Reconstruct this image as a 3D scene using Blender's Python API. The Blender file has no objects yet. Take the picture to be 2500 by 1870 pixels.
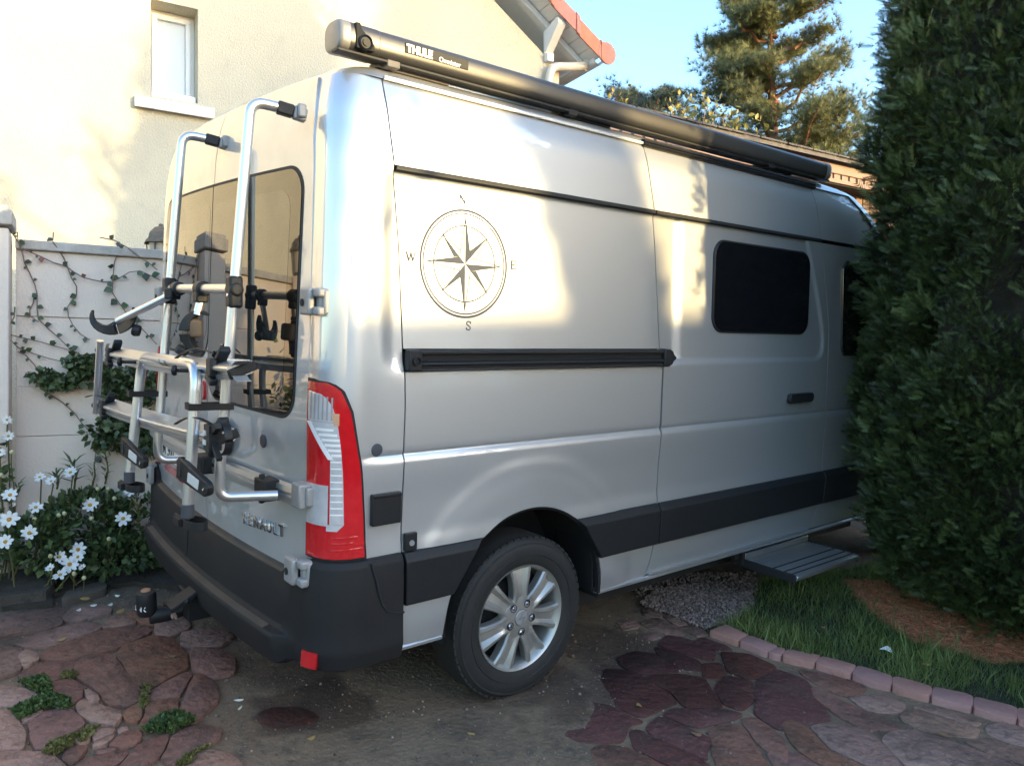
import bpy, bmesh, math, random
import numpy as np
from mathutils import Vector, Matrix, Quaternion, noise as mnoise

SC = bpy.context.scene
COL = SC.collection
R = math.radians
rng = np.random.default_rng(7)
random.seed(7)

# ------------------------------------------------------------------ frames
# V: the sloping drive (z = 0) with the van's right rear corner as origin, y forward, x to its right
RW3 = Matrix(((0.995342657643423, 0.0032032441164684955, 0.09634694132383052),
              (-0.00047875476032865905, 0.9995997072743155, -0.028287736052613588),
              (-0.09639898686815537, 0.028109863824522192, 0.994945762786374)))
VF = RW3.to_4x4()
WF = Matrix.Identity(4)
CAM = Vector((2.45868198, -1.07286849, 1.3483795))
YAW = R(50.31009709)
FPX = 1890.295
cyw, syw = math.cos(YAW), math.sin(YAW)

# ------------------------------------------------------------------ camera
cd = bpy.data.cameras.new('camera'); cam = bpy.data.objects.new('camera', cd); COL.objects.link(cam)
cam.location = CAM; cam.rotation_euler = (R(90), 0, YAW)
cd.sensor_fit = 'HORIZONTAL'; cd.sensor_width = 36.0; cd.lens = FPX / 2500 * 36.0
cd.clip_start = 0.05; cd.clip_end = 1000
SC.camera = cam

# ------------------------------------------------------------------ daylight
SUN_EL, SUN_AZ = R(7.5), R(21.0)          # azimuth from +x towards +y
sdir = Vector((math.cos(SUN_EL) * math.cos(SUN_AZ), math.cos(SUN_EL) * math.sin(SUN_AZ), math.sin(SUN_EL)))
wd = bpy.data.worlds.new('World'); SC.world = wd; wd.use_nodes = True
wn = wd.node_tree; bgn = wn.nodes['Background']
sky = wn.nodes.new('ShaderNodeTexSky'); sky.sky_type = 'NISHITA'; sky.sun_disc = False
sky.sun_elevation = SUN_EL; sky.sun_rotation = R(90) - SUN_AZ
sky.altitude = 100; sky.air_density = 1.0; sky.dust_density = 1.2; sky.ozone_density = 2.4
wn.links.new(sky.outputs[0], bgn.inputs[0]); bgn.inputs[1].default_value = 0.15
sl = bpy.data.lights.new('sun', 'SUN'); sl.energy = 1.15; sl.angle = R(0.55); sl.color = (1.0, 0.74, 0.34)
so = bpy.data.objects.new('sun', sl); COL.objects.link(so)
so.rotation_euler = sdir.to_track_quat('Z', 'Y').to_euler(); so.location = sdir * 30
vs = SC.view_settings
vs.view_transform = 'Standard'; vs.look = 'None'; vs.gamma = 1.0; vs.use_curve_mapping = False
vs.exposure = 2.85
SC.render.film_transparent = False
SC.cycles.max_bounces = 8; SC.cycles.transparent_max_bounces = 8

# ------------------------------------------------------------------ rays from photo pixels (2500 x 1870) to places
def ray(u, v):
    a, b = (u - 1250) / FPX, -(v - 935) / FPX
    return Vector((cyw * a - syw, syw * a + cyw, b))
def hit(u, v, P, n):
    d = ray(u, v); return CAM + d * ((Vector(P) - CAM).dot(n) / d.dot(n))
def vhit(u, v, axis, val):
    """point in the V frame where the pixel's ray meets the V plane axis = val"""
    n = RW3 @ Vector([1.0 if i == axis else 0.0 for i in range(3)])
    return RW3.transposed() @ hit(u, v, n * val, n)
def gp(u, v, z=0.0): return vhit(u, v, 2, z)

# ------------------------------------------------------------------ mesh builder
class MB:
    def __init__(s): s.v = []; s.f = []
    def add(s, vs, fs):
        k = len(s.v); s.v += [tuple(p) for p in vs]; s.f += [tuple(i + k for i in f) for f in fs]; return s
    def box(s, c, d, rot=None):
        M = rot if rot is not None else Matrix.Identity(3)
        vs = []
        for x in (-.5, .5):
            for y in (-.5, .5):
                for z in (-.5, .5): vs.append(Vector(c) + M @ Vector((x * d[0], y * d[1], z * d[2])))
        return s.add(vs, [(0, 1, 3, 2), (4, 6, 7, 5), (0, 4, 5, 1), (2, 3, 7, 6), (0, 2, 6, 4), (1, 5, 7, 3)])
    def bar(s, a, b, w, h, up=(0, 0, 1)):
        a, b = Vector(a), Vector(b); d = (b - a); L = d.length; y = d.normalized(); u = Vector(up)
        x = y.cross(u).normalized(); z = x.cross(y)
        return s.box((a + b) / 2, (w, L, h), Matrix((x, y, z)).transposed())
    def tube(s, pts, r, n=10, cap=True, fillet=0, fn=6):
        pts = [Vector(p) for p in pts]
        if fillet:
            out = [pts[0]]
            for i in range(1, len(pts) - 1):
                p, a, b = pts[i], pts[i - 1], pts[i + 1]
                da, db = (a - p), (b - p); fl = min(fillet, da.length * .49, db.length * .49)
                pa, pb = p + da.normalized() * fl, p + db.normalized() * fl
                for k in range(fn + 1):
                    t = k / fn; out.append(pa * (1 - t) ** 2 + p * 2 * t * (1 - t) + pb * t * t)
            out.append(pts[-1]); pts = out
        m = len(pts); rs = r if hasattr(r, '__len__') else [r] * m
        if len(rs) != m: rs = list(np.interp(np.linspace(0, 1, m), np.linspace(0, 1, len(rs)), rs))
        t0 = (pts[1] - pts[0]).normalized(); ref = Vector((0, 0, 1)) if abs(t0.z) < .9 else Vector((1, 0, 0))
        x = t0.cross(ref).normalized(); vs = []
        for i, p in enumerate(pts):
            t = (pts[min(i + 1, m - 1)] - pts[max(i - 1, 0)]).normalized()
            x = (x - t * x.dot(t)).normalized(); y = t.cross(x)
            for k in range(n):
                a = 2 * math.pi * k / n; vs.append(p + (x * math.cos(a) + y * math.sin(a)) * rs[i])
        fs = [(i * n + k, i * n + (k + 1) % n, (i + 1) * n + (k + 1) % n, (i + 1) * n + k) for i in range(m - 1) for k in range(n)]
        if cap: fs += [tuple(range(n - 1, -1, -1)), tuple(range((m - 1) * n, m * n))]
        return s.add(vs, fs)
    def lathe(s, prof, c, axis, n=32, closed=False, caps=False):
        """prof: (radius, height along axis)"""
        ax = Vector(axis).normalized(); ref = Vector((0, 0, 1)) if abs(ax.z) < .9 else Vector((1, 0, 0))
        x = ax.cross(ref).normalized(); y = ax.cross(x); c = Vector(c); m = len(prof); vs = []
        for r_, h in prof:
            for k in range(n):
                a = 2 * math.pi * k / n; vs.append(c + ax * h + (x * math.cos(a) + y * math.sin(a)) * r_)
        fs = [(i * n + k, i * n + (k + 1) % n, (i + 1) * n + (k + 1) % n, (i + 1) * n + k) for i in range(m - 1) for k in range(n)]
        if closed: fs += [((m - 1) * n + k, (m - 1) * n + (k + 1) % n, (k + 1) % n, k) for k in range(n)]
        elif caps:
            if prof[0][0] > 1e-5: fs.append(tuple(range(n - 1, -1, -1)))
            if prof[-1][0] > 1e-5: fs.append(tuple(range((m - 1) * n, m * n)))
        return s.add(vs, fs)
    def prism(s, poly, fn, t0, t1):
        """2D outline (counter-clockwise seen from outside) put in space by fn(a, b, t), from depth t0 (outer) to t1"""
        n = len(poly); vs = [fn(a, b, t0) for a, b in poly] + [fn(a, b, t1) for a, b in poly]
        return s.add(vs, [tuple(range(n)), tuple(range(2 * n - 1, n - 1, -1))] + [(i + n, (i + 1) % n + n, (i + 1) % n, i) for i in range(n)])
    def sweep(s, rings, cap=True, closed=True):
        n = len(rings[0]); m = len(rings); vs = [p for r_ in rings for p in r_]
        k1 = n if closed else n - 1
        fs = [(i * n + k, i * n + (k + 1) % n, (i + 1) * n + (k + 1) % n, (i + 1) * n + k) for i in range(m - 1) for k in range(k1)]
        if cap: fs += [tuple(range(n - 1, -1, -1)), tuple(range((m - 1) * n, m * n))]
        return s.add(vs, fs)
    def grid(s, P, skirt=None):
        P = np.asarray(P, float); n, m, _ = P.shape
        vs = P.reshape(-1, 3); fs = [(i * m + j, i * m + j + 1, (i + 1) * m + j + 1, (i + 1) * m + j) for i in range(n - 1) for j in range(m - 1)]
        s.add(vs, fs)
        if skirt is not None:
            per = [(0, j) for j in range(m)] + [(i, m - 1) for i in range(1, n)] + [(n - 1, j) for j in range(m - 2, -1, -1)] + [(i, 0) for i in range(n - 2, 0, -1)]
            top = [P[i, j] for i, j in per]; q = len(per); low = [p + np.asarray(skirt) for p in top]
            s.add(top + low, [(k, k + q, (k + 1) % q + q, (k + 1) % q) for k in range(q)])
        return s
    def build(s, name, mat, parent=None, root=None, ang=35, bevel=0, seg=2, base=None, frame=None, recalc=True, kind=None, smooth=True):
        me = bpy.data.meshes.new(name)
        b = Vector(base) if base is not None else (Vector(root['base']) if root is not None else (Vector(root_of(parent)['base']) if parent is not None else Vector((0, 0, 0))))
        me.from_pydata([(p[0] - b.x, p[1] - b.y, p[2] - b.z) for p in s.v], [], s.f)
        if recalc:
            bm = bmesh.new(); bm.from_mesh(me); bmesh.ops.recalc_face_normals(bm, faces=bm.faces); bm.to_mesh(me); bm.free()
        if smooth:
            me.shade_smooth(); me.set_sharp_from_angle(angle=R(ang))
        if mat: me.materials.append(mat)
        o = bpy.data.objects.new(name, me); COL.objects.link(o)
        if parent is not None: o.parent = parent
        elif frame is not None: o.matrix_world = frame @ Matrix.Translation(b); o['base'] = tuple(b)
        if bevel:
            md = o.modifiers.new('bevel', 'BEVEL'); md.width = bevel; md.segments = seg; md.limit_method = 'ANGLE'; md.angle_limit = R(30)
        if kind: o['kind'] = kind
        return o
def root_of(o):
    while o.parent is not None: o = o.parent
    return o
def thing(name, label, cat, base=(0, 0, 0), frame=VF, group=None):
    o = bpy.data.objects.new(name, None); COL.objects.link(o); o.empty_display_size = .1
    o.matrix_world = frame @ Matrix.Translation(Vector(base)); o['base'] = tuple(base)
    return tag(o, label, cat, group)
def tag(o, label, cat, group=None):
    o['label'] = label; o['category'] = cat
    if group: o['group'] = group
    return o
def part(me, name, parent, mtx=None):
    o = bpy.data.objects.new(name, me); COL.objects.link(o); o.parent = parent
    if mtx is not None: o.matrix_local = mtx
    return o
def np_mesh(name, V, F, mat=None, tint=None, smooth=False):
    """V (n,3); F (m,3) or (m,4) ints; tint per vertex"""
    me = bpy.data.meshes.new(name); V = np.asarray(V, np.float32); F = np.asarray(F, np.int32); k = F.shape[1]
    me.vertices.add(len(V)); me.vertices.foreach_set('co', V.ravel())
    me.loops.add(F.size); me.loops.foreach_set('vertex_index', F.ravel())
    me.polygons.add(len(F)); me.polygons.foreach_set('loop_start', np.arange(0, F.size, k, dtype=np.int32))
    me.update(calc_edges=True)
    if tint is not None:
        at = me.attributes.new('tint', 'FLOAT', 'POINT'); at.data.foreach_set('value', np.asarray(tint, np.float32).ravel())
    if smooth: me.shade_smooth()
    if mat: me.materials.append(mat)
    return me
def scatter(tv, tf, P, Rm, S, tint=None):
    """copies of a template (tv, tf) at P with rotation matrices Rm (n,3,3) and scales S -> V, F, T"""
    n, k = len(P), len(tv)
    V = np.einsum('nij,kj->nki', Rm, tv) * np.asarray(S)[:, None, None] + np.asarray(P)[:, None, :]
    F = (np.asarray(tf)[None] + (np.arange(n) * k)[:, None, None]).reshape(-1, len(tf[0]))
    T = None if tint is None else np.repeat(np.asarray(tint), k)
    return V.reshape(-1, 3), F, T
def frames(D, roll=None):
    """rotation matrices whose z axis is D (n,3)"""
    D = D / np.linalg.norm(D, axis=1, keepdims=True); n = len(D)
    ref = np.where(np.abs(D[:, 2:3]) < .9, np.array([[0, 0, 1.]]), np.array([[1., 0, 0]]))
    X = np.cross(ref, D); X /= np.linalg.norm(X, axis=1, keepdims=True); Y = np.cross(D, X)
    a = rng.uniform(0, 2 * math.pi, n) if roll is None else roll
    c, s_ = np.cos(a)[:, None], np.sin(a)[:, None]
    return np.stack([X * c + Y * s_, -X * s_ + Y * c, D], axis=2)
def sphere_dirs(n):
    d = rng.normal(size=(n, 3)); return d / np.linalg.norm(d, axis=1, keepdims=True)

# ------------------------------------------------------------------ materials
def mat(name, c1, c2=None, scale=6, rough=.6, metal=0., coat=0., bump=0., bscale=60, vary=0., spec=.5, detail=5, r2=None, contrast=.5, tint=None, translucent=0., ior=None, aniso=None, crough=.03, dirt=None, stain=None):
    m = bpy.data.materials.new(name); m.use_nodes = True; nt = m.node_tree; N, L = nt.nodes, nt.links
    b = N['Principled BSDF']; b.inputs['Roughness'].default_value = rough; b.inputs['Metallic'].default_value = metal
    b.inputs['Coat Weight'].default_value = coat; b.inputs['Coat Roughness'].default_value = crough
    b.inputs['Specular IOR Level'].default_value = spec
    if ior: b.inputs['IOR'].default_value = ior
    geo = N.new('ShaderNodeNewGeometry'); pos = geo.outputs['Position']
    if aniso:
        mp = N.new('ShaderNodeMapping'); mp.inputs['Scale'].default_value = aniso; L.new(pos, mp.inputs[0]); pos = mp.outputs[0]
    cur = None
    def rgb(c):
        n = N.new('ShaderNodeRGB'); n.outputs[0].default_value = (*c, 1); return n.outputs[0]
    if c2 is not None:
        nz = N.new('ShaderNodeTexNoise'); nz.inputs['Scale'].default_value = scale; nz.inputs['Detail'].default_value = detail
        L.new(pos, nz.inputs['Vector'])
        mr = N.new('ShaderNodeMapRange'); h = .5 * (1 - contrast) * .6 + .02
        mr.inputs[1].default_value = .5 - h - .08; mr.inputs[2].default_value = .5 + h + .08; L.new(nz.outputs[0], mr.inputs[0])
        mx = N.new('ShaderNodeMix'); mx.data_type = 'RGBA'; L.new(mr.outputs[0], mx.inputs[0]); L.new(rgb(c1), mx.inputs[6]); L.new(rgb(c2), mx.inputs[7]); cur = mx.outputs[2]
        if r2 is not None:
            m2 = N.new('ShaderNodeMapRange'); m2.inputs[3].default_value = rough; m2.inputs[4].default_value = r2; L.new(mr.outputs[0], m2.inputs[0]); L.new(m2.outputs[0], b.inputs['Roughness'])
    else: cur = rgb(c1)
    if dirt:
        for dsc, dcol, amt, lo_ in dirt:
            nz = N.new('ShaderNodeTexNoise'); nz.inputs['Scale'].default_value = dsc; nz.inputs['Detail'].default_value = 8; nz.inputs['Roughness'].default_value = .65; L.new(geo.outputs['Position'], nz.inputs['Vector'])
            mr = N.new('ShaderNodeMapRange'); mr.inputs[1].default_value = lo_; mr.inputs[2].default_value = lo_ + .12; mr.inputs[4].default_value = amt; L.new(nz.outputs[0], mr.inputs[0])
            mx = N.new('ShaderNodeMix'); mx.data_type = 'RGBA'; L.new(mr.outputs[0], mx.inputs[0]); L.new(cur, mx.inputs[6]); L.new(rgb(dcol), mx.inputs[7]); cur = mx.outputs[2]
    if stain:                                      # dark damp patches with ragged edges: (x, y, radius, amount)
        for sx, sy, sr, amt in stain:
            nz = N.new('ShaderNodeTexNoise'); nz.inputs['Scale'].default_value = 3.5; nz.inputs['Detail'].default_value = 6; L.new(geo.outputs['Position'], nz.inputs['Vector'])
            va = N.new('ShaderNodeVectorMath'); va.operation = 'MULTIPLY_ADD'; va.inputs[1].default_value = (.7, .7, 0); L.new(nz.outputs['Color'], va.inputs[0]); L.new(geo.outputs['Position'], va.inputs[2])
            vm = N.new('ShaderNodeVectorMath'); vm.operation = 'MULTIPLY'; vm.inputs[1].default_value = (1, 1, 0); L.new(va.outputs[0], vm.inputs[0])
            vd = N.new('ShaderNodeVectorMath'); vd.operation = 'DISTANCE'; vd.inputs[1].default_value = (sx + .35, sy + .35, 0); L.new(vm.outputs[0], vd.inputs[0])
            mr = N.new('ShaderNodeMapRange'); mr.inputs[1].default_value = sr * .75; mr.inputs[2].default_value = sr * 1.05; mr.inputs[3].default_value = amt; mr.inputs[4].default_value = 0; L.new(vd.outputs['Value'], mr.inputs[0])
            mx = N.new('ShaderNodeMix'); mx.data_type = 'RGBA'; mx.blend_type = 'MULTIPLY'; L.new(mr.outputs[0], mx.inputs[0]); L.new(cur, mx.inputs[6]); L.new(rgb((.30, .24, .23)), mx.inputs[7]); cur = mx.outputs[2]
    if vary or tint:
        hs = N.new('ShaderNodeHueSaturation'); L.new(cur, hs.inputs['Color'])
        if tint:
            at = N.new('ShaderNodeAttribute'); at.attribute_name = 'tint'; src = at.outputs['Fac']; lo, hi = tint
        else:
            oi = N.new('ShaderNodeObjectInfo'); src = oi.outputs['Random']; lo, hi = 1 - vary, 1 + vary
        mr = N.new('ShaderNodeMapRange'); mr.inputs[3].default_value = lo; mr.inputs[4].default_value = hi; L.new(src, mr.inputs[0]); L.new(mr.outputs[0], hs.inputs['Value'])
        if tint:
            mh = N.new('ShaderNodeMapRange'); mh.inputs[3].default_value = .51; mh.inputs[4].default_value = .475; L.new(src, mh.inputs[0]); L.new(mh.outputs[0], hs.inputs['Hue'])
        elif vary:
            mth = N.new('ShaderNodeMath'); mth.operation = 'FRACT'; mm = N.new('ShaderNodeMath'); mm.operation = 'MULTIPLY'; mm.inputs[1].default_value = 7.31
            L.new(src, mm.inputs[0]); L.new(mm.outputs[0], mth.inputs[0])
            mh = N.new('ShaderNodeMapRange'); mh.inputs[3].default_value = .5 - .06 * vary; mh.inputs[4].default_value = .5 + .06 * vary; L.new(mth.outputs[0], mh.inputs[0]); L.new(mh.outputs[0], hs.inputs['Hue'])
            ms = N.new('ShaderNodeMapRange'); ms.inputs[3].default_value = 1 - vary; ms.inputs[4].default_value = 1 + vary * .6; L.new(mth.outputs[0], ms.inputs[0]); L.new(ms.outputs[0], hs.inputs['Saturation'])
        cur = hs.outputs[0]
    L.new(cur, b.inputs['Base Color'])
    if bump:
        nz = N.new('ShaderNodeTexNoise'); nz.inputs['Scale'].default_value = bscale; nz.inputs['Detail'].default_value = 4; L.new(geo.outputs['Position'], nz.inputs['Vector'])
        bp = N.new('ShaderNodeBump'); bp.inputs['Strength'].default_value = min(1, bump); bp.inputs['Distance'].default_value = .01 * max(1, bump); L.new(nz.outputs[0], bp.inputs['Height']); L.new(bp.outputs[0], b.inputs['Normal'])
    if translucent:
        tr = N.new('ShaderNodeBsdfTranslucent'); L.new(cur, tr.inputs[0]); ms = N.new('ShaderNodeMixShader'); ms.inputs[0].default_value = translucent
        L.new(b.outputs[0], ms.inputs[1]); L.new(tr.outputs[0], ms.inputs[2]); L.new(ms.outputs[0], N['Material Output'].inputs[0])
    return m
def glassmat(name, c=(.012, .014, .014), rough=.015, ior=1.55, spec=.5):
    m = mat(name, c, rough=rough, spec=spec); m.node_tree.nodes['Principled BSDF'].inputs['IOR'].default_value = ior; return m

PAINT = mat('silver_paint', (.54, .555, .575), (.58, .595, .615), scale=900, rough=.44, metal=.70, coat=1.0, detail=1, crough=.015)
PAINTD = mat('dusty_silver_paint', (.50, .51, .53), (.43, .435, .44), scale=7, rough=.46, metal=.42, coat=.9, detail=6, crough=.04, r2=.55)
for m_ in (PAINT, PAINTD): m_.node_tree.nodes['Principled BSDF'].inputs['Coat IOR'].default_value = 2.3
DARK = mat('cavity_dark', (.012, .012, .013), rough=.8)
PLAST = mat('black_plastic', (.010, .011, .013), (.014, .015, .017), scale=60, rough=.52, spec=.35, bump=.12, bscale=900)
PLASTD = mat('dusty_black_plastic', (.010, .010, .012), (.018, .017, .017), scale=5, rough=.58, spec=.3, bump=.12, bscale=700, r2=.7)
RUBBER = mat('tyre_rubber', (.013, .013, .014), (.021, .020, .019), scale=22, rough=.72, bump=.15, bscale=300)
GLASS = glassmat('tinted_glass', ior=2.05)
FRIT = glassmat('glass_border', (.010, .008, .007), .03, 1.9)
WGLASS = glassmat('caravan_window', (.006, .006, .008), .10, 1.42)
ALU = mat('brushed_aluminium', (.60, .61, .63), (.66, .66, .67), scale=40, rough=.34, metal=.9, aniso=(1, 1, 14))
ALLOY = mat('alloy_wheel', (.50, .50, .49), (.34, .33, .30), scale=9, rough=.42, metal=.75, coat=.25, r2=.5, crough=.1)
CHROME = mat('chrome', (.72, .72, .72), rough=.12, metal=1.)
GREYHW = mat('grey_casting', (.27, .27, .275), (.32, .315, .31), scale=30, rough=.5, metal=.25)
AWN = mat('anthracite_awning', (.085, .082, .080), (.10, .097, .094), scale=300, rough=.36, metal=.55)
AWNG = mat('awning_end_grey', (.25, .24, .23), rough=.45, metal=.3)
REDL = mat('red_lens', (.50, .008, .012), (.60, .014, .02), scale=30, rough=.10, coat=1., spec=.6)
CLEAR = mat('clear_lens', (.66, .64, .65), (.50, .48, .49), scale=26, rough=.14, metal=.2, coat=1.)
AMBER = mat('amber_lens', (.55, .32, .20), rough=.2, coat=1.)
DECAL = mat('grey_vinyl', (.085, .092, .102), (.10, .107, .118), scale=40, rough=.9, spec=.04)
WHITE = mat('white_print', (.78, .78, .76), rough=.5)
REFL = mat('reflector_white', (.60, .60, .58), (.52, .52, .50), scale=300, rough=.35)
# ================================================================== CAMPER VAN
XC = -1.035
def smooth_table(zs, xs, lo=0.1, hi=2.7, sig=.02):
    z = np.linspace(lo, hi, 1301); x = np.interp(z, zs, xs); k = np.exp(-.5 * (np.arange(-40, 41) * (z[1] - z[0]) / sig) ** 2); k /= k.sum()
    return z, np.convolve(np.pad(x, 40, mode='edge'), k, 'valid')
_sz, _sx = smooth_table([0, .36, .45, 1.0, 1.4, 2.08, 2.3, 2.385, 2.5], [-.03, -.012, 0, 0, -.008, -.036, -.066, -.1, -.15])
def S(z): return np.interp(z, _sz, _sx)
_yz, _yy = smooth_table([0, 1.25, 2.17, 2.3, 2.385, 2.5], [.12, .12, .150, .168, .195, .24])
def YR(z): return np.interp(z, _yz, _yy)
BOW = .05
def bow(x): return -BOW * (1 - np.clip((np.asarray(x) - XC) / .885, -1, 1) ** 2)
def sst(a, b, t): t = np.clip((np.asarray(t, float) - a) / (b - a), 0, 1); return t * t * (3 - 2 * t)
AY, AZ, AR = 1.029, .393, .424
def disp(y, z):
    y = np.asarray(y, float); z = np.asarray(z, float)
    d = -.008 * sst(1.058, 1.092, z) * sst(.20, .34, y) - .0045 * np.exp(-((z - 1.089) / .0075) ** 2) * sst(.20, .34, y)
    d = d - .007 * (1 - sst(.90, 1.06, z)) * sst(.2, .34, y) * sst(.74, .80, z)
    r = np.hypot(y - AY, z - .42)
    d = d + .011 * (1 - sst(.50, .62, r)) * (1 - sst(1.03, 1.07, z)) + .004 * np.exp(-((r - .585) / .03) ** 2) * (1 - sst(.98, 1.05, z))
    def rr(y0, y1, z0, z1, rad, w):    # rounded-rectangle recess mask
        qx = np.abs(y - (y0 + y1) / 2) - (y1 - y0) / 2 + rad; qz = np.abs(z - (z0 + z1) / 2) - (z1 - z0) / 2 + rad
        sd = np.hypot(np.maximum(qx, 0), np.maximum(qz, 0)) + np.minimum(np.maximum(qx, qz), 0) - rad
        return 1 - sst(-w, 0, sd)
    d = d - .013 * rr(.335, 1.95, 1.378, 2.30, .07, .03) * (1 - sst(2.06, 2.085, z))
    yr_ = 3.29 - .22 * np.clip((z - 1.48) / .58, 0, 1) ** 1.3
    d = d - .013 * rr(1.7, 3.29, 1.387, 2.30, .11, .03) * (1 - sst(2.06, 2.085, z)) * (1 - sst(-.03, 0, y - yr_)) * sst(1.7, 1.96, y)
    return d
def side(y, z): return np.stack(np.broadcast_arrays(S(z) + disp(y, z), np.asarray(y, float), np.asarray(z, float)), -1)
CX, CY, CN = .15, .15, 2.6
def corner(t, z, off=0.):
    """t 0 (door seam) .. 1 (side) round the right rear corner, on to t > 1 along the side"""
    t = np.asarray(t, float); z = np.asarray(z, float); a = np.clip(t, 0, 1) * math.pi / 2
    e = 2 / CN; ca, sa = np.maximum(np.cos(a), 0) ** e, np.maximum(np.sin(a), 0) ** e
    s = S(z); yb = YR(z)
    x = s - CX * (1 - sa); y = yb + CY * (1 - ca)
    y = np.where(t > 1, yb + CY + (t - 1), y); x = np.where(t > 1, s, x) + disp(y, z) * sst(.5, 1.0, t)
    if off is not None:
        nx = np.where(t >= 1, 1., sa ** (CN - 1) + 1e-6); ny = -np.where(t >= 1, 0., ca ** (CN - 1)); l = np.hypot(nx, ny)
        x = x + off * nx / l; y = y + off * ny / l
    return np.stack(np.broadcast_arrays(x, y, z), -1)
_tt = np.linspace(0, 1, 200)
def t_of_y(y, z):
    P = corner(_tt, np.full(200, z)); return float(np.interp(y, P[:, 1], _tt)) if y < P[-1, 1] else 1 + y - float(P[-1, 1])
def rear(x, z, off=0.):
    x = np.asarray(x, float); z = np.asarray(z, float)
    return np.stack(np.broadcast_arrays(x, YR(z) + bow(x) - off, z), -1)
def tab(p): a = np.array(p); return lambda z: np.interp(z, a[:, 0], a[:, 1])
seam1 = tab([(.36, .417), (.54, .417), (.732, .414), (1.037, .416), (1.248, .422), (1.459, .416), (1.82, .397), (2.091, .372), (2.32, .350), (2.432, .352)])
seam2 = tab([(.36, 1.762), (.404, 1.775), (.549, 1.813), (.735, 1.818), (1.05, 1.820), (1.09, 1.827), (1.385, 1.825), (1.56, 1.803), (1.934, 1.759), (2.078, 1.737), (2.295, 1.705), (2.4, 1.703)])
seam3 = tab([(.36, 3.22), (.402, 3.243), (.54, 3.312), (.752, 3.332), (1.079, 3.332), (1.586, 3.325), (2.076, 3.21), (2.375, 3.148), (2.4, 3.146)])
YF = tab([(.25, 5.30), (.5, 5.45), (.95, 5.42), (1.1, 5.2), (1.25, 4.78), (1.35, 4.66), (2.2, 4.12), (2.3, 3.98), (2.385, 3.84), (2.42, 3.7)])
CYF = .26
G = .0028                                          # half of a panel gap

PLUG = mat('slate_plug', (.045, .05, .062), rough=.5)
van = thing('camper_van', 'silver camper van with a grey compass rose on its side and a dark side window', 'camper van', (0, 0, 0))
def rows(surf, zs, lo, hi, n, skirt, dist=None):
    u = np.linspace(0, 1, n) if dist is None else dist
    return np.array([surf(lo(z) + (hi(z) - lo(z)) * u, np.full(len(u), z)) for z in zs])
def zl(*seg):                                      # (z0, z1, step) ...
    out = []
    for a, b, st in seg: out += list(np.linspace(a, b, max(2, int(round((b - a) / st)) + 1)))[(1 if out else 0):]
    return out
INX = (-.016, 0, 0); INY = (0, .016, 0)
con = lambda v: (lambda z: v)
# --- rear quarter: corner pillar and the strip beside it
def q_hi(z): return 1 + seam1(z) - G - (YR(z) + CY)
mb = MB(); mb.grid(rows(corner, zl((.60, 1.03, .03), (1.03, 1.12, .008), (1.12, 2.385, .03)), con(0.02), q_hi, 46, INX), INX)
quarter = mb.build('rear_quarter_panel', PAINT, van)
# --- fixed side panel: above the strip, the compass panel, below the rail, under the rub strip
def pan(name, zs, lo, hi, n=70, mat_=PAINT, parent=None):
    m = MB(); m.grid(rows(side, zs, lo, hi, n, INX), INX); return m.build(name, mat_, parent or van)
p1 = lambda z: seam1(z) + G
p2 = lambda z: seam2(z) - G
p3 = lambda z: seam2(z) + G
p4 = lambda z: seam3(z) - G
p5 = lambda z: seam3(z) + G
pan('side_panel', zl((2.092, 2.385, .025)), p1, p2)
pan('side_panel', zl((1.462, 2.04, .03), (2.04, 2.072, .008)), p1, p2)
def arch_z(y): return AZ + math.sqrt(max(0, AR ** 2 - (y - AY) ** 2)) if abs(y - AY) < AR else 0
m = MB(); ys = sorted(set(np.round(np.concatenate([np.linspace(.4165, 1.818, 90), AY + .258 * np.linspace(-1, 1, 25)]), 5)))
vv = np.concatenate([np.linspace(0, .72, 16), np.linspace(.74, .86, 14), np.linspace(.88, 1, 6)])
cols = []
for y in ys:
    z0 = max(.735, arch_z(y)); zz = z0 + (1.381 - z0) * vv
    zz = np.where(vv >= .74, np.interp(vv, [.74, .86, .88, 1], [1.055, 1.10, 1.12, 1.381]), z0 + (1.05 - z0) * vv / .72)
    cols.append(side(np.clip(np.full(len(zz), y), p1(zz), p2(zz)), zz))
m.grid(np.array(cols).transpose(1, 0, 2), INX); m.build('side_panel', PAINT, van)
def arch_l(z): return AY - math.sqrt(max(0, AR ** 2 - (z - AZ) ** 2)) if z > AZ else AY - AR
def arch_r(z): return AY + math.sqrt(max(0, AR ** 2 - (z - AZ) ** 2)) if z > AZ else AY + AR
pan('sill_panel', zl((.385, .54, .02)), p1, arch_l, 14)
pan('sill_panel', zl((.385, .54, .02)), lambda z: arch_r(z) + .0, p2, 20)
m = MB()
for a, b in ((seam1(.4) + .004, AY - AR), (AY + AR, 3.9)):
    m.sweep([[(-.04, y, .383), (-.006, y, .385), (.001, y, .378), (-.002, y, .366), (-.02, y, .362), (-.04, y, .362)] for y in (a, b)])
m.build('sill_trim', PAINT, van)
# --- rub strips (proud of the body, chamfered on top)
RUBP = [(-.004, .735), (.010, .733), (.030, .703), (.030, .548), (.026, .542), (-.004, .540)]
def rub(lo, hi, name='rub_strip', mt=PLAST):
    m = MB(); P = []
    for x, z in RUBP:
        y0, y1 = lo(z), hi(z); P.append([(x + S(z), y, z) for y in np.linspace(y0, y1, 24)])
    m.grid(np.array(P)); n0 = len(m.v)
    k = len(RUBP); m.f.append(tuple(i * 24 for i in range(k))); m.f.append(tuple(i * 24 + 23 for i in range(k)))
    return m.build(name, mt, van, ang=25, bevel=.003)
rub(lambda z: seam1(z) + .006, arch_l); rub(arch_r, lambda z: seam2(z) - .004)
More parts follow.
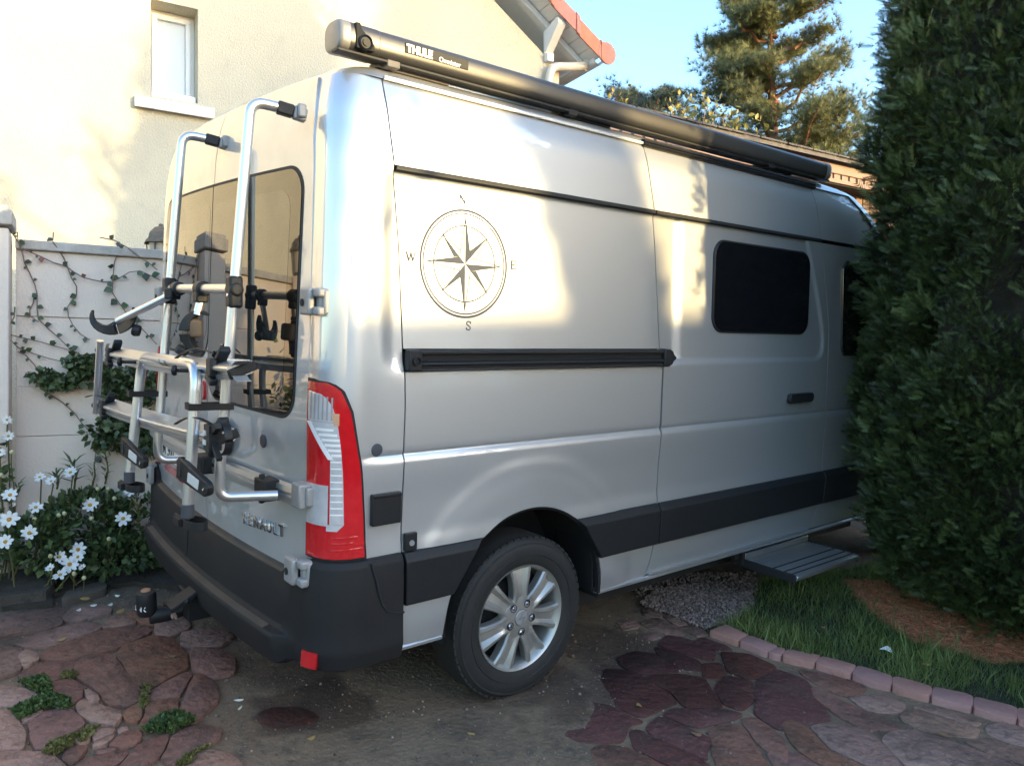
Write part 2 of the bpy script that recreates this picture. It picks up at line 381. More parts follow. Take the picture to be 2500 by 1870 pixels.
# --- sliding door
dpar = pan('sliding_door', zl((2.092, 2.385, .025)), p3, p4)
dz = zl((.392, 1.04, .03), (1.04, 1.11, .007), (1.11, 1.37, .03), (1.37, 1.44, .008), (1.44, 2.04, .03), (2.04, 2.072, .008))
m = MB(); m.grid(rows(side, dz, p3, p4, 90, INX, np.concatenate([np.linspace(0, .85, 50), np.linspace(.855, 1, 40)])), INX)
door = m.build('sliding_door', PAINT, van)
rub(lambda z: seam2(z) + .004, lambda z: seam3(z) - .004)
m = MB(); m.sweep([[(S(.4) + .001, y, .398), (.008, y, .394), (.008, y, .388), (S(.4), y, .386)] for y in (1.79, 3.22)]); m.build('sill_trim', ALU, van)
# side window: frame and pane, rounded
def rrect(cx, cz, w, h, r, n=8):
    out = []
    for sx, sz, a0 in ((1, 1, 0), (-1, 1, 90), (-1, -1, 180), (1, -1, 270)):
        for k in range(n + 1):
            a = R(a0 + 90 * k / n); out.append((cx + sx * (w / 2 - r) + r * math.cos(a), cz + sz * (h / 2 - r) + r * math.sin(a)))
    return out
wf = MB(); wcy, wcz = 2.652, 1.774
def onside(off): return lambda a, b, t: (float(S(b)) - .022 + t + off, a, b)
wf.prism(rrect(wcy, wcz, .905, .465, .085), onside(0), .010, -.01); wfr = wf.build('window', PLAST, van, bevel=.005, seg=3)
wp = MB(); wp.prism(rrect(wcy, wcz, .888, .448, .078), onside(0), .0118, .004); wp.build('pane', WGLASS, wfr, bevel=.002)
# door handle with its bowl
hd = MB(); hd.prism(rrect(3.015, 1.188, .245, .052, .022), lambda a, b, t: (-.016 + t, a, b), .038, .014)
hd.box((.004, 2.925, 1.188), (.03, .04, .04)); hd.box((.004, 3.10, 1.188), (.03, .04, .04)); hdo = hd.build('door_handle', PLAST, van, bevel=.006, seg=3)
hb = MB(); hb.lathe([(0, -.012), (.05, -.008), (.068, .001), (.064, .0015)], (-.0152, 3.0, 1.19), (1, 0, 0), 28); hb.build('handle_bowl', DARK, van)
# --- front wing and door behind the yew
pan('front_door', zl((.392, 1.04, .04), (1.04, 1.11, .01), (1.11, 2.07, .04)), p5, lambda z: min(YF(z) - CYF, 4.35) - .01, 30)
pan('side_panel', zl((2.092, 2.385, .025)), p5, lambda z: YF(z) - CYF, 24)
pan('front_wing', zl((.392, 1.3, .04)), lambda z: min(YF(z) - CYF, 4.35), lambda z: max(YF(z) - CYF, 4.36), 20)
m = MB(); m.prism([(3.50, 1.42), (4.22, 1.42), (3.98, 1.95), (3.93, 1.99), (3.50, 1.99), (3.45, 1.94), (3.47, 1.46)], lambda a, b, t: (float(S(b)) + t, a, b), .004, -.01); m.build('window', GLASS, van, bevel=.002)
rub(lambda z: seam3(z) + .004, lambda z: 4.2)
m = MB(); m.tube([(0.0, 4.30, 1.36), (.10, 4.30, 1.40)], .02); m.box((.17, 4.30, 1.52), (.16, .09, .32)); m.build('wing_mirror', PLAST, van, bevel=.03, seg=3)
# --- nose: bonnet and bumper, windscreen, closing the front
def nose(zs, name, mt):
    m = MB(); P = []
    for z in zs:
        a = np.linspace(0, math.pi, 41); e = 2 / 3.2
        hw = 1.035 + S(z); x = XC + hw * np.sign(np.cos(a)) * np.abs(np.cos(a)) ** e; y = YF(z) - CYF + CYF * np.abs(np.sin(a)) ** e
        P.append(np.stack([x, y, np.full(41, z)], -1))
    m.grid(np.array(P)); return m.build(name, mt, van)
nose(zl((.26, .75, .05)), 'front_bumper', PLAST); nose(zl((.752, 1.30, .05)), 'bonnet', PAINT); nose(zl((1.302, 2.19, .06)), 'windscreen', GLASS); nose(zl((2.192, 2.385, .04)), 'roof_front', PAINT)
# --- left side, as seen from the yard behind
def lmir(P): Q = np.array(P, float); Q[..., 0] = 2 * XC - Q[..., 0]; return Q
m = MB(); m.grid(lmir(rows(corner, zl((.60, 2.385, .04)), con(0.02), lambda z: 1 + .38 - (YR(z) + CY) + .03, 30, None)), (.016, 0, 0)); m.build('rear_quarter_panel', PAINT, van)
m = MB(); m.grid(lmir(rows(side, zl((.385, 2.385, .05)), con(.416), lambda z: YF(z) - CYF, 60, None))); m.build('side_panel', PAINT, van)
# --- roof shell
RI = [(-S(2.385), float(YR(2.385)), 2.385, 3.84), (.112, .213, 2.405, 3.76), (.128, .235, 2.420, 3.66), (.152, .266, 2.433, 3.55), (.19, .31, 2.443, 3.42), (.25, .38, 2.452, 3.25), (.36, .50, 2.464, 3.0), (.55, .75, 2.478, 2.7), (.8, 1.1, 2.488, 2.45), (1.02, 1.5, 2.492, 2.2)]
m = MB(); P = []
for i, yb, z, yf in RI:
    w = 1.035 - i; fr = np.linspace(0, 1, 60); ring = []
    cx = min(CX, w * .9); cyf = CYF
    a = np.linspace(0, math.pi / 2, 14); e = 2 / CN
    right = [(XC + w, y, z) for y in np.linspace(yf - cyf, yb + CY, 60)]
    cr = [(XC + w - cx * (1 - max(0, math.cos(k)) ** e), yb + CY * (1 - max(0, math.sin(k)) ** e), z) for k in a[1:]]
    xs = np.linspace(XC + w - cx, XC - w + cx, 40)[1:-1]; sc = BOW * (w / 1.0)
    mid = [(x, yb - sc * (1 - ((x - XC) / max(.01, w - cx)) ** 2), z) for x in xs]
    half = right + cr; ring = half + mid + [(2 * XC - x, y, zz) for x, y, zz in reversed(half)]
    af = np.linspace(math.pi, 0, 21)[1:-1]; ef = 2 / 3.2
    ring += [(XC + w * math.copysign(abs(math.cos(k)) ** ef, math.cos(k)), yf - cyf + cyf * abs(math.sin(k)) ** ef, z) for k in af]
    P.append(ring)
m.sweep(P, cap=False); n = len(P[0]); m.f.append(tuple(len(m.v) - n + k for k in range(n)))
roof = m.build('roof', PAINT, van, ang=50)
# white drip moulding in the roof edge, and the black rail over the sliding door
m = MB(); m.sweep([[(S(2.385) + .001 + dx, y, 2.3885 + dz) for dx, dz in ((-.004, .006), (.005, .006), (.006, -.004), (-.004, -.005))] for y in np.linspace(float(seam1(2.38)) + .004, 1.69, 6)]); m.build('drip_moulding', PAINT, roof)
m = MB(); m.sweep([[(S(2.39) + dx, y, 2.392 + dz) for dx, dz in ((-.01, .017), (.010, .016), (.015, .006), (.010, .001), (.016, -.006), (.010, -.015), (-.004, -.017))] for y in np.linspace(1.695, 3.18, 6)]); m.build('door_rail', PLAST, van, ang=20)
# dark trim strip in the swage line
def strip(lo, hi):
    m = MB(); m.sweep([[(float(S(2.082)) + dx, y, 2.082 + dz) for dx, dz in ((-.015, .0095), (.0015, .009), (.0035, .004), (.0035, -.006), (.0, -.0095), (-.015, -.0095))] for y in np.linspace(lo, hi, 5)]); return m.build('trim_strip', PLAST, van, ang=25)
strip(float(seam1(2.08)) + .003, float(seam2(2.08)) - .003); strip(float(seam2(2.08)) + .003, 3.19)
# sliding rail under the compass
m = MB(); rp = [(-.022, .036), (-.002, .036), (.002, .030), (.002, .024), (-.010, .021), (-.012, .010), (-.013, -.003), (.0005, -.008), (.004, -.014), (.001, -.020), (-.006, -.022), (-.006, -.027), (.003, -.030), (.004, -.036), (-.022, -.037)]
m.sweep([[(float(S(1.42)) + .012 + x, y, 1.4215 + z) for x, z in rp] for y in (.475, 1.00, 1.80)]); rail = m.build('slide_rail', PLAST, van, ang=20)
m = MB(); m.box((float(S(1.42)) + .002, .447, 1.4215), (.034, .056, .074)); m.build('rail_end', PLAST, rail, bevel=.005)
m = MB(); m.lathe([(.017, 0), (.017, .012), (.012, .013), (.011, .004), (0, .003)], (float(S(1.42)) + .0165, .449, 1.4215), (1, 0, 0), 20); m.build('rail_plug', DARK, rail)
m = MB(); m.prism([(1.80, 1.382), (1.838, 1.380), (1.862, 1.392), (1.868, 1.405), (1.885, 1.412), (1.888, 1.425), (1.868, 1.438), (1.862, 1.452), (1.84, 1.462), (1.80, 1.463)], lambda a, b, t: (float(S(1.42)) - .012 + t, a, b), .034, -.006); m.build('rail_end', PLAST, rail, bevel=.007, seg=3)
# flap, socket, plug on the rear quarter
m = MB(); m.box((.004, .343, .905), (.022, .115, .112)); fl = m.build('inlet_flap', PLAST, van, bevel=.004); m = MB(); m.box((.012, .343, .954), (.016, .112, .010)); m.build('flap_hinge', PLAST, fl, bevel=.003)
m = MB(); m.box((.006, .446, .771), (.020, .050, .066)); sk = m.build('socket', PLAST, van, bevel=.004); m = MB(); m.lathe([(.011, 0), (.010, .004), (0, .004)], (.0165, .446, .768), (1, 0, 0), 14); m.build('lock', GREYHW, sk)
m = MB(); m.lathe([(.0225, -.004), (.0225, .003), (.019, .006), (0, .007)], (float(S(1.113)) - .008, .309, 1.113), (1, 0, 0), 22); m.build('round_plug', PLUG, van)
# --- dark inside, under-body, arch liners
m = MB(); m.box((XC, 2.1, 1.60), (1.84, 3.5, 1.34)); m.box((XC, 2.3, .66), (1.35, 3.9, .54)); m.box((-.18, 2.42, .66), (.24, 1.8, .52)); m.box((-1.89, 2.42, .66), (.24, 1.8, .52)); m.box((XC, .32, .62), (1.7, .25, .5))
m.build('inner_shell', DARK, van, smooth=False)
m = MB(); m.box((XC, 2.3, .34), (1.5, 4.2, .10)); m.tube([(-1.3, .2, .36), (-1.3, 3.0, .32)], .035); m.box((XC, 1.024, .33), (1.5, .09, .09)); m.box((XC, 2.7, .29), (1.62, 3.0, .15)); m.build('chassis', DARK, van)
m = MB(); m.sweep([[(x, AY + r_ * math.cos(k), AZ + r_ * math.sin(k)) for k in np.linspace(-.12, math.pi + .12, 28)] for x, r_ in ((-.004, AR - .002), (-.03, AR + .006), (-.36, AR + .01), (-.361, .05))], cap=False, closed=False); m.build('arch_liner', DARK, van)
m = MB(); rr_ = []
for k in np.linspace(-.05, math.pi + .05, 30):
    c_, s_ = math.cos(k), math.sin(k); rr_.append([(x, AY + q * c_, AZ + q * s_) for x, q in ((.006, AR - .001), (.001, AR - .010), (-.02, AR - .012), (-.02, AR + .0))])
m.sweep(rr_); m.build('arch_lip', PLASTD, van)
m = MB(); m.sweep([[(-.025, y, z), (-.25, y, z), (-.25, y + .012, z), (-.025, y + .012, z)] for y, z in ((1.395, .62), (1.425, .50), (1.432, .37))]); m.build('mud_flap', PLASTD, van, bevel=.004)
# --- wheels
wm = {}
def wheel(y, x0, right=True):
    w = bpy.data.objects.new('wheel', None); COL.objects.link(w); w.parent = van
    c = Vector((0, 0, 0))
    if not wm:
        t = MB(); Rt, Rb = .343, .222
        t.lathe([(Rb - .004, -.020), (Rb + .006, -.010), (.25, -.003), (.285, .001), (.312, -.004), (.326, -.014), (.333, -.022), (.339, -.034), (Rt, -.055), (Rt + .001, -.115), (Rt, -.175), (.336, -.198), (.315, -.214), (.26, -.222), (Rb, -.212)], c, (1, 0, 0), 72)
        for k in range(60):                        # shoulder lugs
            a = 2 * math.pi * k / 60; M = Matrix.Rotation(a, 3, 'X'); t.box(M @ Vector((-.036, 0, .3365)), (.034, .027, .0085), M)
        wm['tyre'] = t.build('tyre', RUBBER, w, base=(0, 0, 0), ang=28).data
        g = MB()
        for rr in (.315, .268): g.lathe([(rr + .004, -.004), (rr, .0022 if rr < .3 else -.0032), (rr - .004, -.004)], c, (1, 0, 0), 64)
        wm['sidewall_ring'] = g.build('sidewall_ring', RUBBER, w, base=(0, 0, 0)).data
        r_ = MB(); r_.lathe([(.196, -.19), (.200, -.10), (.203, -.045), (.209, -.022), (.219, -.012), (.2235, -.009), (.2245, -.016), (.222, -.03)], c, (1, 0, 0), 72); pass
        wm['rim'] = r_.build('rim', ALLOY, w, base=(0, 0, 0)).data
        sp = MB()                                  # one spoke: two ridges with a trough, widening to the rim
        prof = []
        for q, wd_, h in ((.050, .070, -.020), (.085, .070, -.016), (.12, .072, -.013), (.155, .084, -.012), (.185, .098, -.013), (.2105, .112, -.017)):
            tr = .003 + .017 * max(0, (q - .07) / .13)
            prof.append([(h - .045, -wd_ * .5, q), (h - .008, -wd_ * .52, q), (h, -wd_ * .46, q), (h + .001, -wd_ * .32, q), (h - tr, -wd_ * .16, q), (h - tr, wd_ * .16, q), (h + .001, wd_ * .32, q), (h, wd_ * .46, q), (h - .008, wd_ * .52, q), (h - .045, wd_ * .5, q)])
        sp.sweep(prof); wm['spoke'] = sp.build('spoke', ALLOY, w, base=(0, 0, 0), ang=30).data
        hb_ = MB(); hb_.lathe([(.094, -.055), (.092, -.028), (.086, -.019), (.060, -.016), (.036, -.0155), (.034, -.019), (0, -.019)], c, (1, 0, 0), 40); wm['hub'] = hb_.build('hub', ALLOY, w, base=(0, 0, 0)).data
        cc = MB(); cc.lathe([(.033, -.02), (.033, -.0125), (.030, -.0095), (0, -.0085)], c, (1, 0, 0), 32); wm['centre_cap'] = cc.build('centre_cap', GREYHW, w, base=(0, 0, 0)).data
        lg = MB(); o_ = [(0, .022), (-.013, .003), (-.013, -.003), (0, -.022), (.013, -.003), (.013, .003)]
        for i in range(6):
            a_, b_ = o_[i], o_[(i + 1) % 6]
            if i in (0, 1, 3, 4): lg.bar((-.007, *a_), (-.007, *b_), .005, .003, (1, 0, 0))
        lg.bar((-.007, -.006, .004), (-.007, .008, .004), .004, .003, (1, 0, 0)); lg.bar((-.007, -.008, -.004), (-.007, .006, -.004), .004, .003, (1, 0, 0))
        wm['badge'] = lg.build('badge', ALLOY, w, base=(0, 0, 0)).data
        nw = MB(); nw.lathe([(.0170, -.030), (.0170, -.0145), (.0150, -.0140), (.0135, -.017), (0, -.017)], c, (1, 0, 0), 16); wm['nut_well'] = nw.build('nut_well', DARK, w, base=(0, 0, 0)).data
        nt_ = MB(); nt_.lathe([(.0085, -.03), (.0085, -.014), (.006, -.0115), (0, -.011)], c, (1, 0, 0), 6); wm['wheel_nut'] = nt_.build('wheel_nut', CHROME, w, base=(0, 0, 0)).data
        dk = MB(); dk.lathe([(0, -.085), (.10, -.085), (.11, -.10), (.199, -.125)], c, (1, 0, 0), 40); wm['brake_disc'] = dk.build('brake_disc', DARK, w, base=(0, 0, 0)).data
        for o in [q for q in w.children]:
            bpy.data.objects.remove(o)
    for k in ('tyre', 'sidewall_ring', 'rim', 'hub', 'centre_cap', 'badge', 'brake_disc'): part(wm[k], k, w)
    for k in range(7): part(wm['spoke'], 'spoke', w, Matrix.Rotation(2 * math.pi * k / 7 + .03, 4, 'X'))
    for k in range(5): part(wm['nut_well'], 'nut_well', w, Matrix.Rotation(2 * math.pi * (k + .58) / 5, 4, 'X') @ Matrix.Translation((0, 0, .062)))
    for k in range(5): part(wm['wheel_nut'], 'wheel_nut', w, Matrix.Rotation(2 * math.pi * (k + .58) / 5, 4, 'X') @ Matrix.Translation((0, 0, .062)))
    w.matrix_local = Matrix.Translation((x0, y, .343)) @ (Matrix.Identity(4) if right else Matrix.Rotation(math.pi, 4, 'Z'))
    return w
wheel(1.024, -.018); wheel(4.72, -.018); wheel(1.024, 2 * XC + .018, False); wheel(4.72, 2 * XC + .018, False)

# --- rear doors
RZ = zl((.632, 1.2, .05), (1.2, 2.385, .04))
SP = XC
def rpatch(zs, xl, xr, n, off=0., skirt=INY): return np.array([rear(np.linspace(xl(z), xr(z), n), np.full(n, z), off) for z in zs])
xs_r = lambda z: S(z) - CX - .002
m = MB(); m.grid(rpatch(RZ, con(SP + .003), xs_r, 34), INY); rdr = m.build('rear_door', PAINTD, van)
m = MB(); m.grid(rpatch(RZ, lambda z: 2 * XC - xs_r(z), con(SP - .003), 34), INY); rdl = m.build('rear_door', PAINTD, van)
def rr_rows(z0, z1, x0, x1, r, n=10):
    """row heights and half-widths of a rounded rectangle"""
    a = np.linspace(0, math.pi / 2, n); zb = z0 + r - r * np.cos(a); ins = r - r * np.sin(a)
    zs = list(zb) + list(np.linspace(z0 + r, z1 - r, 12))[1:-1] + list((z1 - r) + r * np.sin(a)); iz = list(ins) + [0] * 10 + list(r - r * np.cos(a))
    return zs, (lambda z: x0 + np.interp(z, zs, iz)), (lambda z: x1 - np.interp(z, zs, iz))
def rr4(z0, z1, x0, x1, bl, br, tl_, tr):
    """row heights and extents of a rectangle with its own radius at each corner"""
    zs = sorted(set([z0, z1] + list(z0 + max(bl, br) * (1 - np.cos(np.linspace(0, math.pi / 2, 9)))) + list(z1 - max(tl_, tr) * (1 - np.cos(np.linspace(0, math.pi / 2, 9)))) + list(np.linspace(z0 + .1, z1 - .1, 10))))
    def ins(z, rb, rt):
        if rb > 0 and z < z0 + rb: return rb - math.sqrt(max(0, rb ** 2 - (z0 + rb - z) ** 2))
        if rt > 0 and z > z1 - rt: return rt - math.sqrt(max(0, rt ** 2 - (z - z1 + rt) ** 2))
        return 0
    return zs, (lambda z: x0 + ins(z, bl, tl_)), (lambda z: x1 - ins(z, br, tr))
def rglass(parent, z0, z1, x0, x1, rad):
    dx0, dx1 = (.012, .001) if x1 < -1.035 else (.001, .012)
    zs, lo, hi = rr4(z0 - .012, z1 + .012, x0 - dx0, x1 + dx1, *[r + .01 if r else 0 for r in rad]); g = MB(); g.grid(rpatch(zs, lo, hi, 16, .0025), INY); g.build('window_seal', RUBBER, parent)
    zs, lo, hi = rr4(z0, z1, x0, x1, *rad); g = MB(); g.grid(rpatch(zs, lo, hi, 16, .0045), (0, .003, 0)); w_ = g.build('window', FRIT, parent)
    q = [max(.05, r * .8) if r else .04 for r in rad]; zs, lo, hi = rr4(z0 + .055, z1 - .07, x0 + (.02 if x0 > -1.1 else .06), x1 - (.07 if x1 > -.5 else .02), *q); g = MB(); g.grid(rpatch(zs, lo, hi, 16, .0050), (0, .001, 0)); g.build('pane', GLASS, w_); return w_
rglass(rdr, 1.205, 2.075, -1.031, -.252, (.11, .085, 0, .09)); rglass(rdl, 1.365, 2.075, -1.83, -1.039, (.085, .10, .09, 0))
# brake light, plug, lettering, number plate on the doors
m = MB(); zs, lo, hi = rr_rows(1.175, 1.262, -1.235, -1.048, .03); m.grid(rpatch(zs, lo, hi, 10, .012), (0, .012, 0)); m.build('brake_light', REDL, rdl)
def rdisc(x, z, r, mt, name, par, h=.006):
    mm = MB(); p = rear(x, z); mm.lathe([(r, -.004), (r, h * .5), (r * .85, h), (0, h + .001)], tuple(p), (0, -1, 0), 22); return mm.build(name, mt, par)
rdisc(-.467, 1.09, .026, PLUG, 'round_plug', rdr)
def text_mesh(txt, size, ext, bold=0., space=1.0, bev=0.):
    cu = bpy.data.curves.new('t', 'FONT'); cu.body = txt; cu.size = size; cu.extrude = ext; cu.offset = bold; cu.space_character = space; cu.bevel_depth = bev; cu.align_x = 'LEFT'; cu.resolution_u = 3
    o = bpy.data.objects.new('t', cu); me = bpy.data.meshes.new_from_object(o); bpy.data.objects.remove(o); bpy.data.curves.remove(cu); return me
def lettering(name, txt, size, ext, mt, parent, P, xdir, ydir, **k):
    me = text_mesh(txt, size, ext, **k); me.materials.clear(); me.materials.append(mt)
    x = Vector(xdir).normalized(); n = x.cross(Vector(ydir)).normalized(); y = n.cross(x); P = Vector(P) - Vector(root_of(parent)['base'])
    return part(me, name, parent, Matrix(((x.x, y.x, n.x, P.x), (x.y, y.y, n.y, P.y), (x.z, y.z, n.z, P.z), (0, 0, 0, 1))))
p0, p1_ = Vector(rear(-.622, .742)), Vector(rear(-.255, .768))
lettering('lettering', 'RENAULT', .062, .004, CHROME, rdr, p0 + Vector((0, -.004, 0)), p1_ - p0, (0, 0, 1), bold=.0006, space=1.33, bev=.0008)
m = MB(); zs, lo, hi = rr_rows(.815, .905, -1.86, -1.33, .012); m.grid(rpatch(zs, lo, hi, 8, .010), (0, .008, 0)); pl = m.build('number_plate', WHITE, rdl)
m = MB(); zs, lo, hi = rr_rows(.82, .90, -1.855, -1.80, .008); m.grid(rpatch(zs, lo, hi, 4, .0115), (0, .001, 0)); m.build('plate_band', mat('plate_blue', (.02, .06, .30), rough=.4), pl) if False else m.build('plate_band', mat('plate_blue', (.02, .06, .30), rough=.4), rdl)
a_, b_ = Vector(rear(-1.775, .83)), Vector(rear(-1.40, .83))
lettering('plate_lettering', 'N .900.', .085, .001, DARK, rdl, a_ + Vector((0, -.012, 0)), b_ - a_, (0, 0, 1), bold=.001, space=1.05)
m = MB(); zs, lo, hi = rr_rows(.915, 1.005, -1.90, -1.33, .012); m.grid(rpatch(zs, lo, hi, 8, .016), (0, .016, 0)); m.build('plate_holder', PLAST, rdl)
a_, b_ = Vector(rear(-1.86, .937)), Vector(rear(-1.40, .937))
lettering('lettering', 'MASTER', .058, .003, CHROME, rdl, a_ + Vector((0, -.020, 0)), b_ - a_, (0, 0, 1), bold=.0008, space=1.0)
m = MB(); zs, lo, hi = rr_rows(.75, .785, -1.75, -1.25, .01); m.grid(rpatch(zs, lo, hi, 8, .007), (0, .006, 0)); m.build('reflective_strip', REDL, rdl)
m = MB(); p = rear(-.80, 1.055); m.lathe([(.0, 0), (.06, .0), (.075, .012), (.06, .03), (.0, .032)], tuple(p), (0, -1, 0), 24); m.build('rear_handle', PLAST, rdl)
# hinges
def hinge(z, left=False, oy=0.):
    xh = -.10
    m = MB(); s = -1 if left else 1
    def X(x): return 2 * XC - x if left else x
    p = rear(xh - .055, z); m.box((X(-.155), float(YR(z)) - .020 - oy, z), (.072, .026, .092)); m.box((X(-.100), float(YR(z)) + .004 - oy, z + .031), (.046, .044, .030)); m.box((X(-.100), float(YR(z)) + .004 - oy, z - .031), (.046, .044, .030)); m.box((X(-.085), float(YR(z)) + .028 - oy, z), (.024, .05, .084)); m.box((X(-.108), float(YR(z)) + .012 - oy, z), (.034, .03, .05))
    h = m.build('hinge', GREYHW, van, bevel=.008, seg=3)
    m = MB(); m.lathe([(.013, 0), (.013, .002), (0, .002)], (X(-.163), float(YR(z)) - .0345 - oy, z - .004), (0, -1, 0), 16); m.build('hinge_hole', DARK, h)
hinge(1.614); hinge(.690, False, .032); hinge(1.614, True); hinge(.690, True, .032)
m = MB(); m.box((-.132, .092, .955), (.066, .05, .085)); m.box((-.10, .120, .955), (.03, .06, .066)); m.build('hinge', GREYHW, van, bevel=.006)
# --- tail lights, layered lenses wrapped round the corner
def tl(zs, lo, hi, off, mt, name, parent, n=18, mir=False):
    P = np.array([corner(np.linspace(lo(z), hi(z), n), np.full(n, z), off) for z in zs]); mm = MB(); mm.grid(lmir(P) if mir else P, ((.012 if mir else -.012), .010, 0)); return mm.build(name, mt, parent, ang=40)
out = tab([(.725, .272), (.737, .272), (.878, .264), (1.059, .249), (1.249, .216), (1.321, .188), (1.345, .160), (1.356, .125)])
def TY(z, d=0): return t_of_y(float(out(z)) + d, z)
zz_all = zl((.737, 1.28, .03), (1.28, 1.356, .008))
FOLD = .46
LRIB = mat('lens_rib', (.80, .78, .78), rough=.15, coat=1.)
for mir in (False, True):
    bz = tl(zz_all, con(.0), lambda z: TY(z), .003, PLAST, 'tail_light', van, mir=mir)
    if mir:
        tl(zl((.747, 1.28, .04), (1.28, 1.345, .01)), con(.03), lambda z: TY(z, -.012), .009, REDL, 'red_lens', bz, mir=True); continue
    tl(zl((.747, 1.28, .03), (1.28, 1.346, .008)), con(.03), lambda z: TY(z, -.010), .009, REDL, 'red_lens', bz)
    ins = tab([(.85, .190), (1.05, .184), (1.12, .179), (1.2, .171), (1.27, .157), (1.305, .140), (1.320, .115)])
    th = lambda z: t_of_y(float(ins(z)), z)
    tl(zl((1.215, 1.318, .01)), con(.07), lambda z: th(z), .0125, CLEAR, 'clear_lens', bz)
    tl(zl((1.09, 1.214, .012)), lambda z: float(np.interp(z, [1.09, 1.214], [FOLD + .03, .10])), th, .0130, CLEAR, 'clear_lens', bz)
    tl(zl((.868, 1.089, .02)), con(FOLD + .03), th, .0130, CLEAR, 'clear_lens', bz)
    tl(zl((.845, .867, .008)), lambda z: FOLD - .02 + 0 * z, lambda z: th(z) - .10 * (.867 - z) / .022, .0130, CLEAR, 'clear_lens', bz)
    tl(zl((.862, 1.000, .02)), con(.05), con(FOLD), .0130, CLEAR, 'clear_lens', bz)
    tl(zl((1.205, 1.245, .01)), con(.62), lambda z: th(z) - .05, .0142, AMBER, 'indicator_lens', bz)
    mm = MB()
    for k in range(9):
        z = .90 + .0225 * k; u = np.linspace(FOLD + .04, th(z) - .01, 8); A = corner(u, np.full(8, z), .0145); B = corner(u, np.full(8, z + .004), .0145); mm.grid(np.array([A, B]), (-.003, .002, 0))
    mm.build('lens_ribs', LRIB, bz)
    mm = MB()
    for z0, z1, l0, l1 in ((1.09, 1.212, .115, FOLD + .05),):
        zz = np.linspace(z0, z1, 9); P = []
        for z in zz:
            c0 = float(np.interp(z, [z0, z1], [FOLD + .03, .09])); P.append(corner(np.linspace(c0 - .03, c0 + .05, 4), np.full(4, z), .0155))
        mm.grid(np.array(P), (-.003, .002, 0))
    for k in range(6):
        z = 1.10 + .017 * k; c0 = float(np.interp(z, [1.09, 1.214], [FOLD + .03, .10])); u = np.linspace(c0 + .05, min(c0 + .35, th(z)), 6); mm.grid(np.array([corner(u, np.full(6, z), .0145), corner(u, np.full(6, z + .008), .0145)]), (-.003, .002, 0))
    mm.build('lens_reflector', LRIB, bz)
    mm = MB()
    for k in range(9):
        t0 = .12 + .075 * k; zt = float(np.interp(t0, [.1, .5, .8], [1.312, 1.298, 1.25]))
        if t0 < th(1.24) - .04: mm.grid(np.array([corner(np.linspace(t0, t0 + .028, 3), np.full(3, z), .0140) for z in np.linspace(1.222, zt, 5)]), (-.003, .002, 0))
    mm.build('lens_flute', mat('flute_grey', (.33, .30, .31), rough=.2, coat=1.), bz)  # darker grey strips for the vertical inner ribs of the lens
    mm = MB()
    for k, (z, a0, a1) in enumerate(((.815, .55, .9), (.795, .52, .85), (.772, .5, 1.02))):
        u = np.linspace(a0, min(a1, TY(z) - .04), 8); mm.grid(np.array([corner(u, np.full(8, z + .006 * u), .0115), corner(u, np.full(8, z + .004 + .006 * u), .0115)]), (-.003, .002, 0))
    mm.build('lens_ridge', REDL, bz)
# --- rear bumper with its step ledge
CP = [(-.02, .662), (.024, .660), (.036, .640), (.042, .50), (.046, .466), (.058, .455), (.088, .449), (.095, .440), (.092, .40), (.075, .335), (.04, .325), (-.03, .325)]
SPF = [(-.02, .738), (.016, .736), (.030, .715), (.036, .60), (.038, .50), (.040, .45), (.041, .44), (.042, .43), (.041, .41), (.030, .362), (.01, .352), (-.03, .352)]
def bpath():
    pts = []
    for y in np.linspace(.408, YR(.6) + CY + .002, 8): pts.append(((float(S(.6)), y), (1, 0)))
    for a in np.linspace(0, math.pi / 2, 16)[1:]:
        e = 2 / CN; pts.append(((float(S(.6)) - CX * (1 - math.cos(a) ** e), .12 + CY * (1 - math.sin(a) ** e)), (max(1e-4, math.cos(a)) ** (2 - e), -max(1e-4, math.sin(a)) ** (2 - e))))
    for x in np.linspace(-.19, XC, 26)[0:]:
        pts.append(((x, .12 + float(bow(x))), ((x - XC) * -.0 + .11 * (x - XC) / .885, -1)))
    return pts
bp_ = bpath(); full = bp_ + [((2 * XC - p[0], p[1]), (-n[0], n[1])) for p, n in reversed(bp_[:-1])]
Rg = []
for (px_, py_), (nx, ny) in full:
    l = math.hypot(nx, ny); nx, ny = nx / l, ny / l; dx = abs(px_ - XC)
    w = float(1 - sst(.80, .865, dx)); wt = float(1 - sst(.83, .94, dx))
    ring = []
    for k, ((d0, z0), (d1, z1)) in enumerate(zip(CP, SPF)):
        ww = wt if k < 3 else w; ring.append((px_ + nx * (d1 + (d0 - d1) * ww), py_ + ny * (d1 + (d0 - d1) * ww), z1 + (z0 - z1) * ww))
    Rg.append(ring)
m = MB(); m.sweep(Rg); bum = m.build('rear_bumper', PLASTD, van, ang=32, bevel=.004)
m = MB()
rr_ = [[(px_ + nx * d, py_ + ny * d, z) for d, z in ((.060, .4565), (.086, .4515), (.086, .449), (.06, .452))] for (px_, py_), (nx, ny) in full if abs(px_ - XC) < .775]
m.sweep(rr_); m.build('step_pad', mat('dusty_step', (.060, .044, .034), (.105, .078, .058), scale=7, rough=.75, bump=.2, bscale=200), bum)
m = MB(); m.sweep([[(px_ + nx * d, py_ + ny * d, z) for d, z in ((-.01, .6645), (.022, .6625), (.031, .655), (.031, .651), (.02, .658), (-.01, .66))] for (px_, py_), (nx, ny) in full if abs(px_ - XC) < .79]); m.build('top_lip', bpy.data.materials['dusty_step'], bum)
